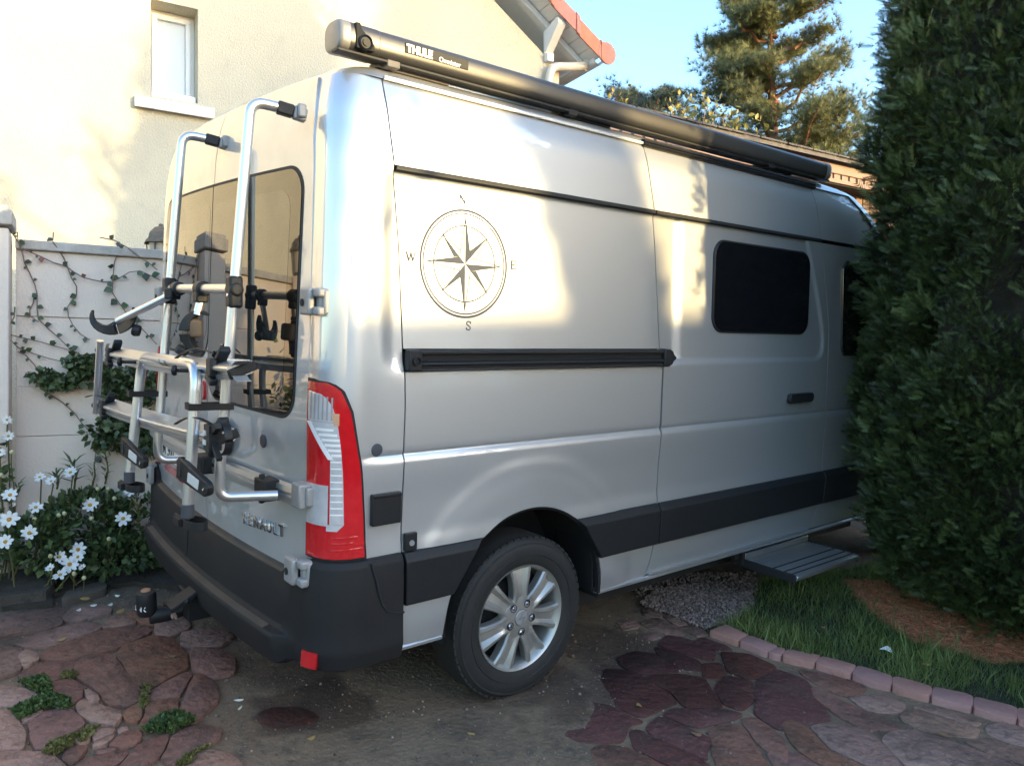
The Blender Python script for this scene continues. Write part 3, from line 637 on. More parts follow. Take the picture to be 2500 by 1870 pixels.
m = MB(); m.grid(np.array([corner(np.linspace(.20, .42, 10), np.full(10, z), .0515) for z in np.linspace(.371, .427, 6)]), (-.014, .018, 0)); m.build('reflector', REDL, bum)
m = MB(); gp0 = [(.276, .728), (.283, .70), (.295, .66), (.305, .615), (.318, .575), (.338, .548), (.369, .534), (.408, .528)]
m.tube([tuple(corner(t_of_y(y, z), z, .0385 if z < .7 else .034)) for y, z in gp0], .0042, 6); m.build('panel_groove', DARK, bum)
m = MB(); m.tube([(-1.17, .12 + float(bow(-1.17)) - d, z) for d, z in ((.022, .663), (.037, .645), (.0405, .60), (.0435, .50), (.047, .468))], .003, 6); m.build('panel_groove', DARK, bum)
# tow hitch: bar, neck, capped ball, folded handle
m = MB(); m.tube([(-1.00, .35, .36), (-1.02, .02, .30), (-1.04, -.10, .275), (-1.05, -.16, .275)], .035, 12, fillet=.1); m.box((-1.0, .02, .32), (.14, .12, .12)); hit_ = m.build('tow_bar', PLAST, van, bevel=.006)
m = MB(); m.lathe([(.034, .0), (.040, .01), (.040, .085), (.036, .098), (.02, .104), (0, .105)], (-1.05, -.17, .285), (.05, -.05, 1), 22); m.build('ball_cover', PLAST, hit_)
m = MB(); m.lathe([(.020, 0), (.018, .004), (0, .004)], (-1.0448, -.1753, .3895), (.05, -.05, 1), 14); m.build('cover_top', mat('worn_orange', (.30, .16, .09), rough=.6), hit_)
m = MB(); m.box((-.93, -.06, .37), (.09, .13, .02), Matrix.Rotation(.5, 3, 'X')); m.tube([(-.98, -.12, .34), (-.88, -.05, .37)], .012); m.build('release_lever', PLAST, hit_, bevel=.006)
m = MB(); m.lathe([(.016, 0), (.016, .006), (0, .007)], (-.955, -.085, .29), (.5, -.8, 0), 14); m.build('rivet', CHROME, hit_)
for i, ch in enumerate('BRINK'):
    a = R(-150 + 24 * i + 12); c = Vector((-1.05 + .0407 * math.cos(a), -.17 + .0407 * math.sin(a), .312)); lettering('lettering', ch, .026, .0006, WHITE, hit_, c, (-math.sin(a), math.cos(a), 0), (0, 0, 1), bold=.0008)
# --- folding entry step
m = MB(); m.box((.066, 3.03, .272), (.30, .66, .016)); stp = m.build('entry_step', ALU, van, bevel=.003)
m = MB(); m.sweep([[(.216, y, .281), (.244, y, .279), (.250, y, .270), (.246, y, .252), (.216, y, .256)] for y in (2.698, 3.362)]); m.build('step_nose', ALU, stp, bevel=.002)
m = MB()
for x in (.10, .165, .212): m.box((x, 3.03, .2812), (.008, .655, .003))
m.build('step_groove', DARK, stp)
m = MB()
for k in range(11): m.box((-.06 + .026 * k, 3.03, .2808), (.003, .655, .0016))
m.build('step_rib', ALU, stp)
m = MB(); m.box((.06, 2.694, .262), (.36, .012, .045)); m.box((.06, 3.366, .262), (.36, .012, .045)); m.box((-.11, 2.70, .31), (.07, .05, .12)); m.box((-.11, 3.36, .31), (.07, .05, .12)); m.box((-.13, 3.03, .315), (.06, .78, .07)); m.build('step_frame', DARK, stp, bevel=.003)
m = MB(); m.box((-.078, 3.03, .300), (.014, .66, .035)); m.build('step_edge', ALU, stp, bevel=.002)
# --- compass rose: flat vinyl, cut as thin shapes lying on the panel
cyc, czc, RC = .684, 1.776, .201
def vin(off=.0010): return lambda a, b, t: (float(S(czc + b)) - .022 + off + t, cyc + a, czc + b)
def ring(r0, r1, n=72):
    mm = MB(); f = vin(); P = []
    for k in range(n):
        a = 2 * math.pi * k / n; P.append([f(q * math.cos(a), q * math.sin(a), t) for q, t in ((r0, 0), (r0, .0008), (r1, .0008), (r1, 0))])
    P.append(P[0]); mm.sweep(P, cap=False); return mm
comp = ring(RC - .0085, RC).build('compass_rose', DECAL, van)
ring(RC - .0185, RC - .0130).build('ring', DECAL, comp); ring(.1375, .1425).build('ring', DECAL, comp)
def tri(pts, name='star_point'):
    mm = MB(); f = vin(.0014); mm.prism(pts, f, .0008, 0); return mm.build(name, DECAL, comp, smooth=False)
def rot(p, a): c, s_ = math.cos(a), math.sin(a); return (p[0] * c - p[1] * s_, p[0] * s_ + p[1] * c)
for k in range(4):
    a = -k * math.pi / 2
    tri([rot(q, a) for q in ((0, 0), (.026, .026), (0, .178))])                       # dark half
    tri([rot(q, a) for q in ((-.0265, .0265), (-.0225, .0265), (0, .158), (0, .178))])  # thin edge of the light half
    b = a - math.pi / 4
    tri([rot(q, b) for q in ((0, .037), (-.020, .052), (0, .155))])
    tri([rot(q, b) for q in ((.0205, .052), (.0165, .052), (0, .142), (0, .155))])
def strokes(segs, at, name):
    mm = MB(); f = vin(.0012)
    for (a0, b0), (a1, b1), w in segs:
        d = Vector((a1 - a0, b1 - b0)); n = Vector((-d.y, d.x)).normalized() * w / 2
        mm.prism([(at[0] + a0 - n.x, at[1] + b0 - n.y), (at[0] + a1 - n.x, at[1] + b1 - n.y), (at[0] + a1 + n.x, at[1] + b1 + n.y), (at[0] + a0 + n.x, at[1] + b0 + n.y)], f, .0008, 0)
    return mm.build(name, DECAL, comp, smooth=False)
T_, K_ = .0045, .0075
strokes([((-.011, -.016), (-.011, .016), T_), ((-.011, .016), (.011, -.016), K_), ((.011, -.016), (.011, .016), T_), ((-.016, -.016), (-.006, -.016), .003), ((-.016, .0155), (-.008, .0155), .003), ((.006, .0155), (.016, .0155), .003)], (-.014, .236), 'letter_n')
strokes([((-.018, .016), (-.008, -.016), K_), ((-.008, -.016), (0, .010), T_), ((0, .012), (.009, -.016), K_), ((.009, -.016), (.018, .016), T_), ((-.023, .0155), (-.013, .0155), .003), ((.013, .0155), (.023, .0155), .003), ((-.005, .0125), (.006, .0125), .003)], (-.237, .010), 'letter_w')
strokes([((-.008, -.016), (-.008, .016), K_), ((-.012, .015), (.011, .015), T_), ((-.008, 0), (.005, 0), T_), ((-.012, -.015), (.012, -.015), T_), ((.011, .016), (.011, .008), T_), ((.012, -.016), (.012, -.007), T_), ((.005, .005), (.005, -.005), T_)], (.232, .012), 'letter_e')
sc_ = [(.009, .009), (.006, .0145), (0, .016), (-.006, .0145), (-.009, .009), (-.007, .004), (0, .0), (.007, -.004), (.009, -.009), (.006, -.0145), (0, -.016), (-.006, -.0145), (-.010, -.009)]
strokes([(sc_[i], sc_[i + 1], .0045) for i in range(12)] + [((.010, .016), (.010, .007), .003), ((-.010, -.016), (-.010, -.006), .003)], (.018, -.228), 'letter_s')
# ================================================================== ROOF AWNING
aw = thing('roof_awning', 'long rounded anthracite awning case along the edge of the van roof', 'awning', (-.15, 1.7, 2.50))
ACX, ACZ = -.150, 2.496
def aprof(s=1.0):
    out = []
    for k in range(28):
        a = 2 * math.pi * k / 28; e = 2 / 3.1; c, q = math.cos(a), math.sin(a)
        out.append((ACX + .060 * s * math.copysign(abs(c) ** e, c), ACZ + .050 * s * math.copysign(abs(q) ** e, q)))
    return out
m = MB(); m.sweep([[(x, y, z) for x, z in aprof()] for y in np.linspace(.33, 3.30, 8)]); case = m.build('awning_case', AWN, aw, ang=45)
m = MB(); m.sweep([[(ACX + (x - ACX) * q, y, ACZ + (z - ACZ) * q) for x, z in aprof(1.03)] for y, q in ((.332, 1), (.22, 1))]); m.build('end_sleeve', AWN, aw, bevel=.003)
m = MB(); m.sweep([[(ACX + (x - ACX) * q, y, ACZ + (z - ACZ) * q) for x, z in aprof(1.05)] for y, q in ((.221, 1), (.196, 1), (.186, .94), (.182, .8))]); m.build('end_cap', AWNG, aw, ang=50)
m = MB(); m.sweep([[(ACX + (x - ACX) * q, y, ACZ + (z - ACZ) * q) for x, z in aprof(1.05)] for y, q in ((3.295, 1), (3.335, 1), (3.345, .92))]); m.build('end_cap', AWNG, aw, ang=50)
m = MB(); m.prism([(.236, 2.539), (.252, 2.540), (.262, 2.519), (.290, 2.499), (.308, 2.479), (.308, 2.458), (.24, 2.458)], lambda a, b, t: (ACX + .0605 + t, a, b), .006, -.02); m.build('winch_recess', DARK, aw, bevel=.003)
m = MB(); m.lathe([(.026, 0), (.026, .012), (.022, .016), (.018, .010), (.012, .010), (.012, .014), (0, .014)], (ACX + .060, .272, 2.480), (1, 0, 0), 24); m.build('winch_eye', PLAST, aw)
m = MB(); m.box((ACX + .028, 1.76, ACZ - .0515), (.05, 3.16, .010)); m.build('lower_lip', PLAST, aw, bevel=.002)
m = MB(); m.box((ACX + .0615, .565, 2.504), (.0035, .27, .034)); bd = m.build('badge', PLAST, aw, bevel=.001)
lettering('lettering', 'THULE', .037, .0006, WHITE, aw, (ACX + .0640, .434, 2.4905), (0, 1, 0), (0, 0, 1), bold=.0022, space=.92)
lettering('lettering', 'Omnistor', .0255, .0006, WHITE, aw, (ACX + .0640, .568, 2.4875), (0, 1, 0), (0, 0, 1), bold=.0004, space=.95)
for y in (.50, 1.36, 2.84):
    m = MB(); m.box((ACX - .015, y, 2.440), (.07, .30, .020)); m.box((ACX + .015, y - .11, 2.440), (.08, .05, .024)); m.build('bracket', mat('bracket_tan', (.16, .14, .125), rough=.6) if y < .6 else PLAST, aw, bevel=.003)

# ================================================================== BIKE RACK on the rear doors
rk = thing('bike_rack', 'aluminium bicycle rack with black clamps and straps hung on the van rear doors', 'bike rack', (-.6, -.1, .95))
UX = (-.25, -.97)
def uy(z): return float(np.interp(z, [1.05, 1.6, 2.25], [-.146, -.104, -.052]))
for i, x in enumerate(UX):
    top = 2.262 if i == 0 else 2.262
    pts = [(x + .006, .05, top - .006), (x, uy(2.25) - .004, top), (x, uy(1.6), 1.6), (x, uy(1.0), .998), (x + (.19 if i == 0 else -.10), uy(1.0) + .055, .968)]
    pts = [(x + .01, .045, top - .01), (x, uy(2.25), top - .004), (x, uy(1.6), 1.6), (x, uy(1.03), 1.03), (x, uy(1.0), .952), (x + .062, .030, .950)]
    m = MB(); m.tube(pts, .0175, 14, fillet=.105, fn=9); up = m.build('upright', ALU, rk, ang=60)
    m = MB(); m.bar((x + .008, .035, top - .009), (x + .022, .085, top - .018), .040, .040); m.build('mount_sleeve', PLAST, up, bevel=.005)
    m = MB(); m.bar((x + .022, .085, top - .018), (x + .030, .128, top - .026), .034, .044); m.box((x + .045, .105, top - .014), (.02, .03, .045)); m.build('mount_hook', GREYHW, up, bevel=.006)
    m = MB(); m.box((x, uy(1.635), 1.635), (.048, .046, .105)); m.tube([(x - .03, uy(1.64), 1.643), (x + .03, uy(1.64), 1.643)], .024, 14); m.build('joint_block', PLAST, up, bevel=.010, seg=3)
    m = MB(); m.lathe([(.006, 0), (.006, .003), (0, .003)], (x + .008, uy(1.635) - .0235, 1.625), (0, -1, 0), 10); m.build('bolt', CHROME, up)
m = MB(); m.tube([(UX[0], uy(1.64), 1.645), (UX[1], uy(1.64), 1.645)], .0165, 14); m.build('cross_bar', ALU, rk)
# lower bar across the doors with its clamp
zb = .948
def lb(x, d): p = rear(x, zb); return Vector((x, float(p[1]) - d, zb + .012 * (x + .1)))
m = MB(); m.sweep([[lb(x, d) + Vector((0, 0, q)) for d, q in ((.018, .030), (.046, .028), (.050, .009), (.040, .007), (.040, -.007), (.050, -.009), (.048, -.030), (.018, -.030))] for x in np.linspace(-.16, -1.93, 16)]); m.build('lower_bar', ALU, rk, ang=25)
m = MB(); c_ = lb(-.315, .060); m.box(c_, (.085, .06, .075)); m.tube([c_ + Vector((-.02, -.01, .05)), c_ + Vector((-.02, -.01, -.055))], .011); m.build('bar_clamp', PLAST, rk, bevel=.010, seg=3)
m = MB(); m.box(lb(-.885, .060), (.10, .06, .075)); m.build('bar_clamp', PLAST, rk, bevel=.010, seg=3)
# folded platform: an upturned U of tube in front of the uprights
LX = (-.25, -.985)
def ly(z): return float(np.interp(z, [.85, 1.40], [-.252, -.218]))
m = MB(); m.tube([(LX[0], ly(.93), .93), (LX[0], ly(1.4), 1.395), (LX[1], ly(1.4) + .02, 1.372), (LX[1], ly(.9), .90)], .0190, 16, fillet=.085); pf = m.build('platform_tube', ALU, rk, ang=60)
m = MB(); m.tube([(-.66, ly(1.4) + .011, 1.3795), (-.57, ly(1.4) + .009, 1.3825)], .0196, 16); m.build('sticker', mat('brown_label', (.16, .13, .10), rough=.5), pf)
lettering('lettering', 'THULE', .017, .0003, WHITE, pf, (-.645, ly(1.4) - .0095, 1.376), (1, 0, .03), (0, 0, 1), bold=.0006)
for x, z in zip(LX, (.915, .885)):
    m = MB(); m.tube([(x, ly(z), z - .02), (x, ly(z), z + .028)], .0205, 16); m.build('end_cap', PLUG, pf, ang=60, bevel=.003)
    # strap loop hanging from the leg end
    m = MB(); c = Vector((x + .045, ly(z) + .01, z - .028)); pts = [c + Vector((.075 * math.cos(a), .03 * math.sin(a), .006 * math.cos(a))) for a in np.linspace(0, 2 * math.pi, 22)]
    rg = [[p + Vector((0, 0, .014)), p + Vector((0, 0, -.014)), p * 1.0 + (p - c) * .05 + Vector((0, 0, -.014)), p + (p - c) * .05 + Vector((0, 0, .014))] for p in pts]
    m.sweep(rg, cap=False); m.box((x - .03, ly(z) - .018, z - .034), (.06, .024, .026)); m.box((x - .075, ly(z) - .01, z - .034), (.05, .008, .02)); m.build('strap_loop', PLAST, rk, bevel=.002)
    # hinge plate with a white reflector, from the leg back to the upright
    a = Vector((x + .03, ly(1.07) - .024, 1.085 if x > -.5 else 1.055)); b = Vector((x + .055, uy(1.05) - .012, 1.03 if x > -.5 else 1.00)); 
    dv = Vector((.195, .035, -.044)); a = Vector((x - .026, ly(1.05) - .026, 1.062 if x > -.5 else 1.015)); b = a + dv
    d = (b - a).normalized(); nn = Vector((.15, -1, 0)); nn = (nn - d * nn.dot(d)).normalized(); uu = nn.cross(d) * -1
    if uu.z < 0: uu = -uu
    L = (b - a).length
    f_ = lambda q, w, t: a + d * q + uu * w + nn * t
    hh = .037
    ol = [(0, -hh), (L * .55, -hh * .85), (L * .9, -hh * .75), (L, -.012), (L, .012), (L * .93, hh * .62), (L * .5, hh * .75), (0, hh)]
    m = MB(); m.prism(ol, f_, .010, -.012); m.box(f_(.014, 0, -.018), (.045, .055, .055)); hp = m.build('hinge_plate', PLAST, rk, bevel=.004)
    m = MB(); m.prism([(L * .38, -.019), (L * .72, -.019), (L * .72, .013), (L * .38, .013)], f_, .0125, .006); m.build('reflector', REFL, hp, bevel=.001)
    m = MB(); m.lathe([(.008, 0), (.008, .004), (.004, .0042), (0, .002)], f_(L * .88, -.002, .010), nn, 12); m.build('bolt', CHROME, hp)
    # strap tying leg and upright together
    zt = 1.262 if x > -.5 else 1.225
    p0, p1_ = Vector((x, ly(zt), zt)), Vector((x, uy(zt), zt - .004))
    lp = [p0 + Vector((-.024, -.02, 0)), p0 + Vector((.024, -.022, 0)), p1_ + Vector((.024, .018, 0)), p1_ + Vector((-.024, .018, 0))]
    rg = []
    for k in range(5):
        p = lp[k % 4]; c = (p0 + p1_) / 2; q = (p - c).normalized() * .004; rg.append([p + Vector((0, 0, .011)), p + Vector((0, 0, -.011)), p + q + Vector((0, 0, -.011)), p + q + Vector((0, 0, .011))])
    m = MB(); m.sweep(rg, cap=False); m.build('strap', PLASTD, rk)
for x, z in ((-1.06, 1.345), (-.335, 1.372)):
    m = MB(); c = Vector((x, ly(1.36) - .012, z)); m.lathe([(.0, 0), (.019, .0), (.021, .006), (.016, .014), (0, .016)], c + Vector((0, -.026, 0)), (-.5, -1, 0), 6); m.tube([c + Vector((0, -.026, 0)), c + Vector((.03, .02, 0))], .007, 8); m.build('knob', PLAST, pf, bevel=.003)
# wheel channels across the platform
RAILS = ((-1.535, 1.343, .02, 1.402), (-1.66, 1.092, -.12, 1.175))
YRL = -.172
CT = R(20)
chp = [(-.032, .020), (.034, .022), (.040, .018), (.040, .010), (.026, .008), (.026, -.004), (.038, -.006), (.038, -.020), (-.030, -.022), (-.036, -.016), (-.032, -.004), (-.024, -.002), (-.024, .006), (-.036, .010), (-.038, .016)]
for x0, z0, x1, z1 in RAILS:
    ch = []
    for t in np.linspace(0, 1, 9):
        x = x0 + (x1 - x0) * t; z = z0 + (z1 - z0) * t - .010 * math.sin(math.pi * t); ch.append([(x, YRL - .004 - (dy * math.cos(CT) + dz * math.sin(CT)), z - dy * math.sin(CT) + dz * math.cos(CT)) for dy, dz in chp])
    m = MB(); m.sweep(ch); rl = m.build('wheel_channel', ALU, rk, ang=20)
    for x, z, sgn in ((x0 - .012, z0, -1), (x1 + .012, z1, 1)):
        m = MB(); m.box((x - sgn * .010, YRL - .002, z), (.018, .086, .030), Matrix.Rotation(CT, 3, 'X')); m.build('channel_cap', PLAST, rl, bevel=.004)
    # flared guide of bent sheet on the outer end of the upper channel
    if z0 > 1.2:
        m = MB(); gp_ = [(-.03, .016), (-.012, .018), (.010, .028), (.028, .031), (.028, .029), (.011, .026), (-.012, .016), (-.03, .014)]
        m.sweep([[(x1 + .02 + a, y, z1 + b) for a, b in gp_] for y in (YRL - .034, YRL + .01)]); m.sweep([[(x1 + .02 + a, y, z1 - b) for a, b in gp_] for y in (YRL - .034, YRL + .01)]); m.build('guide', GREYHW, rl)
    # ratchet buckles and their loose toothed straps
    for xb, lng, k in ((x0 + .055, -.20 if z0 < 1.2 else .10, 0), (x1 - (.15 if z0 > 1.2 else .02), -.26, 1)):
        zb_ = z0 + (z1 - z0) * (xb - x0) / (x1 - x0)
        m = MB(); c = Vector((xb, YRL - .042, zb_)); m.box(c, (.045, .022, .060)); m.box(c + Vector((.012, .03, .040)), (.07, .035, .022), Matrix.Rotation(-.7, 3, 'Y')); m.box(c + Vector((0, .0, -.036)), (.06, .026, .022), Matrix.Rotation(.35, 3, 'Y')); m.build('buckle', PLAST, rk, bevel=.006)
        p = c + Vector((.02, -.005, .048)); pts = [p + Vector((lng * t, -.03 * t, .022 * math.sin(math.pi * t) * (1 if k else .4) - .035 * t * (1 if k else .6))) for t in np.linspace(0, 1, 9)]
        m = MB(); m.sweep([[q + Vector((0, .006, .0015)), q + Vector((0, -.006, .0015)), q + Vector((0, -.006, -.0015)), q + Vector((0, .006, -.0015))] for q in pts]); m.build('ratchet_strap', mat('brown_strap', (.05, .042, .036), rough=.6) if (k == 0 and z0 > 1.2) else PLAST, rk)
    if z0 < 1.2:
        m = MB(); c = Vector((x1 + .035, YRL - .01, z1 + .004)); pts = [c + Vector((.052 * math.cos(a), -.01, .050 * math.sin(a))) for a in np.linspace(-1.5, 1.5, 12)]
        m.sweep([[q + Vector((0, .012, .003)), q + Vector((0, -.012, .003)), q + Vector((0, -.012, -.003)), q + Vector((0, .012, -.003))] for q in pts]); m.box(c + Vector((.0, -.035, .03)), (.07, .018, .022), Matrix.Rotation(-.5, 3, 'Y')); m.box(c + Vector((.01, -.035, -.035)), (.08, .016, .014), Matrix.Rotation(.6, 3, 'Y')); m.box(c + Vector((-.035, -.03, 0)), (.05, .04, .08)); m.build('buckle', PLAST, rk, bevel=.005)
        m = MB(); m.box(c + Vector((-.045, -.0525, .014)), (.02, .006, .016)); m.box(c + Vector((-.045, -.0525, -.016)), (.02, .006, .016)); m.build('buckle_pin', REFL, rk, bevel=.001)
# spare bar joining the far ends of the two channels
a, b = Vector((-1.60, YRL - .052, 1.40)), Vector((-1.70, YRL - .052, 1.055))
m = MB(); m.tube([a, b], .016, 12); sb = m.build('end_bar', ALU, rk)
for p in (Vector((-1.60, YRL - .05, 1.355)), Vector((-1.685, YRL - .05, 1.09))):
    m = MB(); m.lathe([(.012, 0), (.014, .02), (.0, .026)], p + Vector((-.016, 0, 0)), (-1, -.3, 0), 12); m.build('knob', PLAST, sb)
# frame holders: one arm swung out with an open jaw, one hanging from the cross bar
def jaw(par, c, ax, nrm, s=1.0, up=1):
    """two curved black prongs round an open mouth; ax = mouth direction"""
    ax = Vector(ax).normalized(); nn = Vector(nrm).normalized(); sd = nn.cross(ax).normalized(); ex = nn
    for sg in (1, -1):
        rg = []
        for t in np.linspace(0, 1, 9):
            a = (2.15 if sg > 0 else 1.75) * t; rad = .056 * s; p = Vector(c) + ax * (-.030 + rad * (1 - math.cos(a)) * .80) * 1.0 + sd * sg * (rad * math.sin(a) * .95 + .006); wv, th_ = (.026 - .018 * t) * s, (.016 - .013 * t) * s
            tang = (ax * math.sin(a) * .8 + sd * sg * math.cos(a)).normalized(); no = tang.cross(ex)
            rg.append([p + ex * wv + no * th_, p - ex * wv + no * th_, p - ex * wv - no * th_, p + ex * wv - no * th_])
        m = MB(); m.sweep(rg); m.build('jaw', PLAST, par, bevel=.003, ang=50)
    m = MB(); m.lathe([(.0, 0), (.022, 0), (.026, .012), (.022, .030), (0, .034)], Vector(c) - ax * .045 - sd * .052 * up, -sd * up - ax * .5, 10); m.build('clamp_knob', PLAST, par, bevel=.003)
p0, p1_ = Vector((-.865, uy(1.64) - .004, 1.630)), Vector((-1.075, -.268, 1.505))
m = MB(); m.tube([p0, p1_], .0150, 14); arm = m.build('holder_arm', ALU, rk)
m = MB(); m.tube([Vector((-.885, uy(1.64), 1.645)), Vector((-.835, uy(1.64), 1.6435))], .027, 16); m.box(p0 + Vector((-.01, -.012, -.006)), (.04, .05, .044), Matrix.Rotation(.5, 3, 'Z')); m.build('arm_clamp', PLAST, arm, bevel=.006)
dd = (p1_ - p0).normalized(); jaw(arm, p1_ + dd * .012 + Vector((0, 0, .004)), Vector((-.25, -.2, 1)), Vector((.93, -.35, 0)), 1.35, 1)
m = MB(); m.tube([p1_, p1_ + dd * .075], .007, 8); m.build('spindle', CHROME, arm)
p0 = Vector((-.575, uy(1.64), 1.645)); p1_ = p0 + Vector((.0, -.016, -.095))
m = MB(); m.tube([p0 + Vector((0, 0, -.03)), p1_], .0160, 14); arm2 = m.build('holder_arm', ALU, rk)
m = MB(); m.tube([p0 + Vector((-.028, 0, 0)), p0 + Vector((.028, 0, 0))], .028, 16); m.box(p0 + Vector((0, -.004, -.03)), (.046, .044, .04)); m.build('arm_clamp', PLAST, arm2, bevel=.006)
jaw(arm2, p1_ + Vector((-.012, -.004, -.062)), Vector((.64, .72, .05)), Vector((.78, -.62, 0)), 1.2, 1)
m = MB(); m.box(p1_ + Vector((-.045, -.004, -.048)), (.085, .055, .07)); m.build('clamp_body', mat('clamp_highlight', (.10, .075, .055), rough=.6), arm2, bevel=.012, seg=3)  # brownish highlight of the clamp body put into its colour
# ================================================================== GROUND (all in the sloping V frame)
SOIL = mat('soil', (.022, .016, .011), (.05, .038, .027), scale=9, rough=.95, bump=1.2, bscale=40)
TURF = mat('turf_base', (.018, .022, .010), (.03, .03, .016), scale=12, rough=.95, bump=1, bscale=60)
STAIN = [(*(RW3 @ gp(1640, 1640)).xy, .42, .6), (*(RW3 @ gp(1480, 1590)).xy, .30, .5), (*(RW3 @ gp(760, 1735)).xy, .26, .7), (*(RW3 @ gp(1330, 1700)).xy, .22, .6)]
DIRT = [(1.1, (.055, .036, .028), .6, .52), (4.5, (.075, .05, .04), .55, .50), (22, (.05, .034, .028), .5, .53), (60, (.24, .17, .14), .35, .56), (150, (.035, .025, .02), .45, .58)]
MORT = mat('sandy_mortar', (.125, .080, .052), (.24, .170, .108), scale=3.2, rough=.9, bump=.9, bscale=45, detail=9, contrast=.2, dirt=[(1.1, (.055, .036, .028), .75, .50), (8, (.07, .05, .038), .6, .52), (30, (.06, .045, .035), .5, .55), (90, (.32, .27, .20), .5, .58)], stain=STAIN)
STONE = [mat('red_flagstone', (.165, .070, .050), (.23, .118, .086), scale=5, rough=.8, spec=.25, bump=1.6, bscale=30, vary=.14, detail=8, r2=.9, contrast=.1, dirt=DIRT, stain=STAIN),
         mat('dark_red_flagstone', (.088, .028, .025), (.130, .054, .044), scale=5, rough=.75, spec=.25, bump=1.6, bscale=30, vary=.12, detail=8, r2=.9, contrast=.1, dirt=DIRT, stain=STAIN),
         mat('pale_pink_flagstone', (.27, .145, .108), (.34, .21, .16), scale=5, rough=.7, bump=1.6, bscale=30, vary=.10, detail=8, contrast=.1, dirt=DIRT, stain=STAIN),
         mat('grey_mauve_flagstone', (.19, .105, .082), (.26, .158, .125), scale=5, rough=.8, spec=.25, bump=1.6, bscale=30, vary=.08, detail=8, r2=.9, contrast=.1, dirt=DIRT, stain=STAIN)]
def kind_(o, k): o['kind'] = k; return o
m = MB(); N_ = 40; g = np.linspace(-70, 70, N_)
m.grid(np.array([[(x, y, -.035) for x in g] for y in g])); m.build('ground', mat('earth', (.04, .034, .024), (.06, .05, .034), scale=.7, rough=.95, bump=.8, bscale=20), frame=VF, base=(0, 0, 0), kind='structure')
# the drive: mortar bed with a hump of rough concrete in the middle
def hump(x, y):
    d = math.hypot((x - .45) / .95, (y - .35) / .72); e = math.hypot((x + .35) / 1.0, (y - .9) / .7)
    return .020 * (1 - float(sst(.55, 1.05, min(d, e)))) if True else 0
xs = np.linspace(-3.2, 4.0, 120); ys = np.linspace(-2.2, 5.0, 120); P = []
for y in ys:
    P.append([(x, y, -.0135 + .0105 * float(sst(-.6, -.2, x)) + hump(x, y) * .72 + .004 * mnoise.noise((x * 4, y * 4, 0)) + .0025 * mnoise.noise((x * 14, y * 14, 3))) for x in xs])
m = MB(); m.grid(np.array(P)); drive = m.build('driveway', MORT, frame=VF, base=(0, 0, 0), kind='structure')
def offset_poly(pts, d):
    n = len(pts); c = Vector((sum(p[0] for p in pts) / n, sum(p[1] for p in pts) / n)); return [tuple(Vector(p) + (c - Vector(p)).normalized() * d) for p in pts]
def flag(poly, mt, top=.0, name='flagstone', parent=None, thick=.04):
    """a flagstone from its ground outline: roughened edge, rounded arris, slightly uneven top"""
    parent = parent or drive
    n = len(poly); area = sum(poly[i][0] * poly[(i + 1) % n][1] - poly[(i + 1) % n][0] * poly[i][1] for i in range(n))
    if area < 0: poly = poly[::-1]
    out = []
    for i in range(n):
        a, b = Vector(poly[i]), Vector(poly[(i + 1) % n]); L = (b - a).length; k = max(1, int(L / .02))
        for j in range(k):
            p = a.lerp(b, j / k); w = .009; out.append((p.x + w * mnoise.noise((p.x * 13, p.y * 13, 1)) + .003 * mnoise.noise((p.x * 70, p.y * 70, 2)), p.y + w * mnoise.noise((p.x * 13, p.y * 13, 7)) + .003 * mnoise.noise((p.x * 70, p.y * 70, 9))))
    for _ in range(1):                             # soften corners
        out = [tuple((Vector(out[i - 1]) + Vector(out[i]) * 2 + Vector(out[(i + 1) % len(out)])) / 4) for i in range(len(out))]
    if name != 'flagstone': out = offset_poly(out, -.004)
    tx, ty = random.uniform(-.008, .008), random.uniform(-.008, .008); c = Vector((sum(p[0] for p in out) / len(out), sum(p[1] for p in out) / len(out)))
    zf = lambda p, dz: (p[0], p[1], top + dz + tx * (p[0] - c.x) + ty * (p[1] - c.y) + .0012 * mnoise.noise((p[0] * 9, p[1] * 9, 5)))
    i1, i2 = offset_poly(out, .001), offset_poly(out, .003)
    q = len(out); vs = [zf(p, -thick) for p in out] + [zf(p, -.004) for p in out] + [zf(p, -.001) for p in i1] + [zf(p, 0) for p in i2]
    fs = [(r_ * q + i, r_ * q + (i + 1) % q, (r_ + 1) * q + (i + 1) % q, (r_ + 1) * q + i) for r_ in range(3) for i in range(q)] + [tuple(range(3 * q, 4 * q))]
    m = MB(); m.add(vs, fs); return m.build(name, mt, parent, recalc=False, ang=40)
def zoomA(p): return (p[0] / 3.568, 1450 + p[1] / 3.568)
def zoomB(p): return (1300 + p[0] / 2.1217, 1450 + p[1] / 2.1217)
def zoomC(p): return (1850 + p[0] / 1.8308, 1350 + p[1] / 1.8308)
def zoomD(p): return (500 + p[0] / 2.4578, 1550 + p[1] / 2.4578)
def gpoly(pts, zf): return [tuple(gp(*zf(p))[:2]) for p in pts]
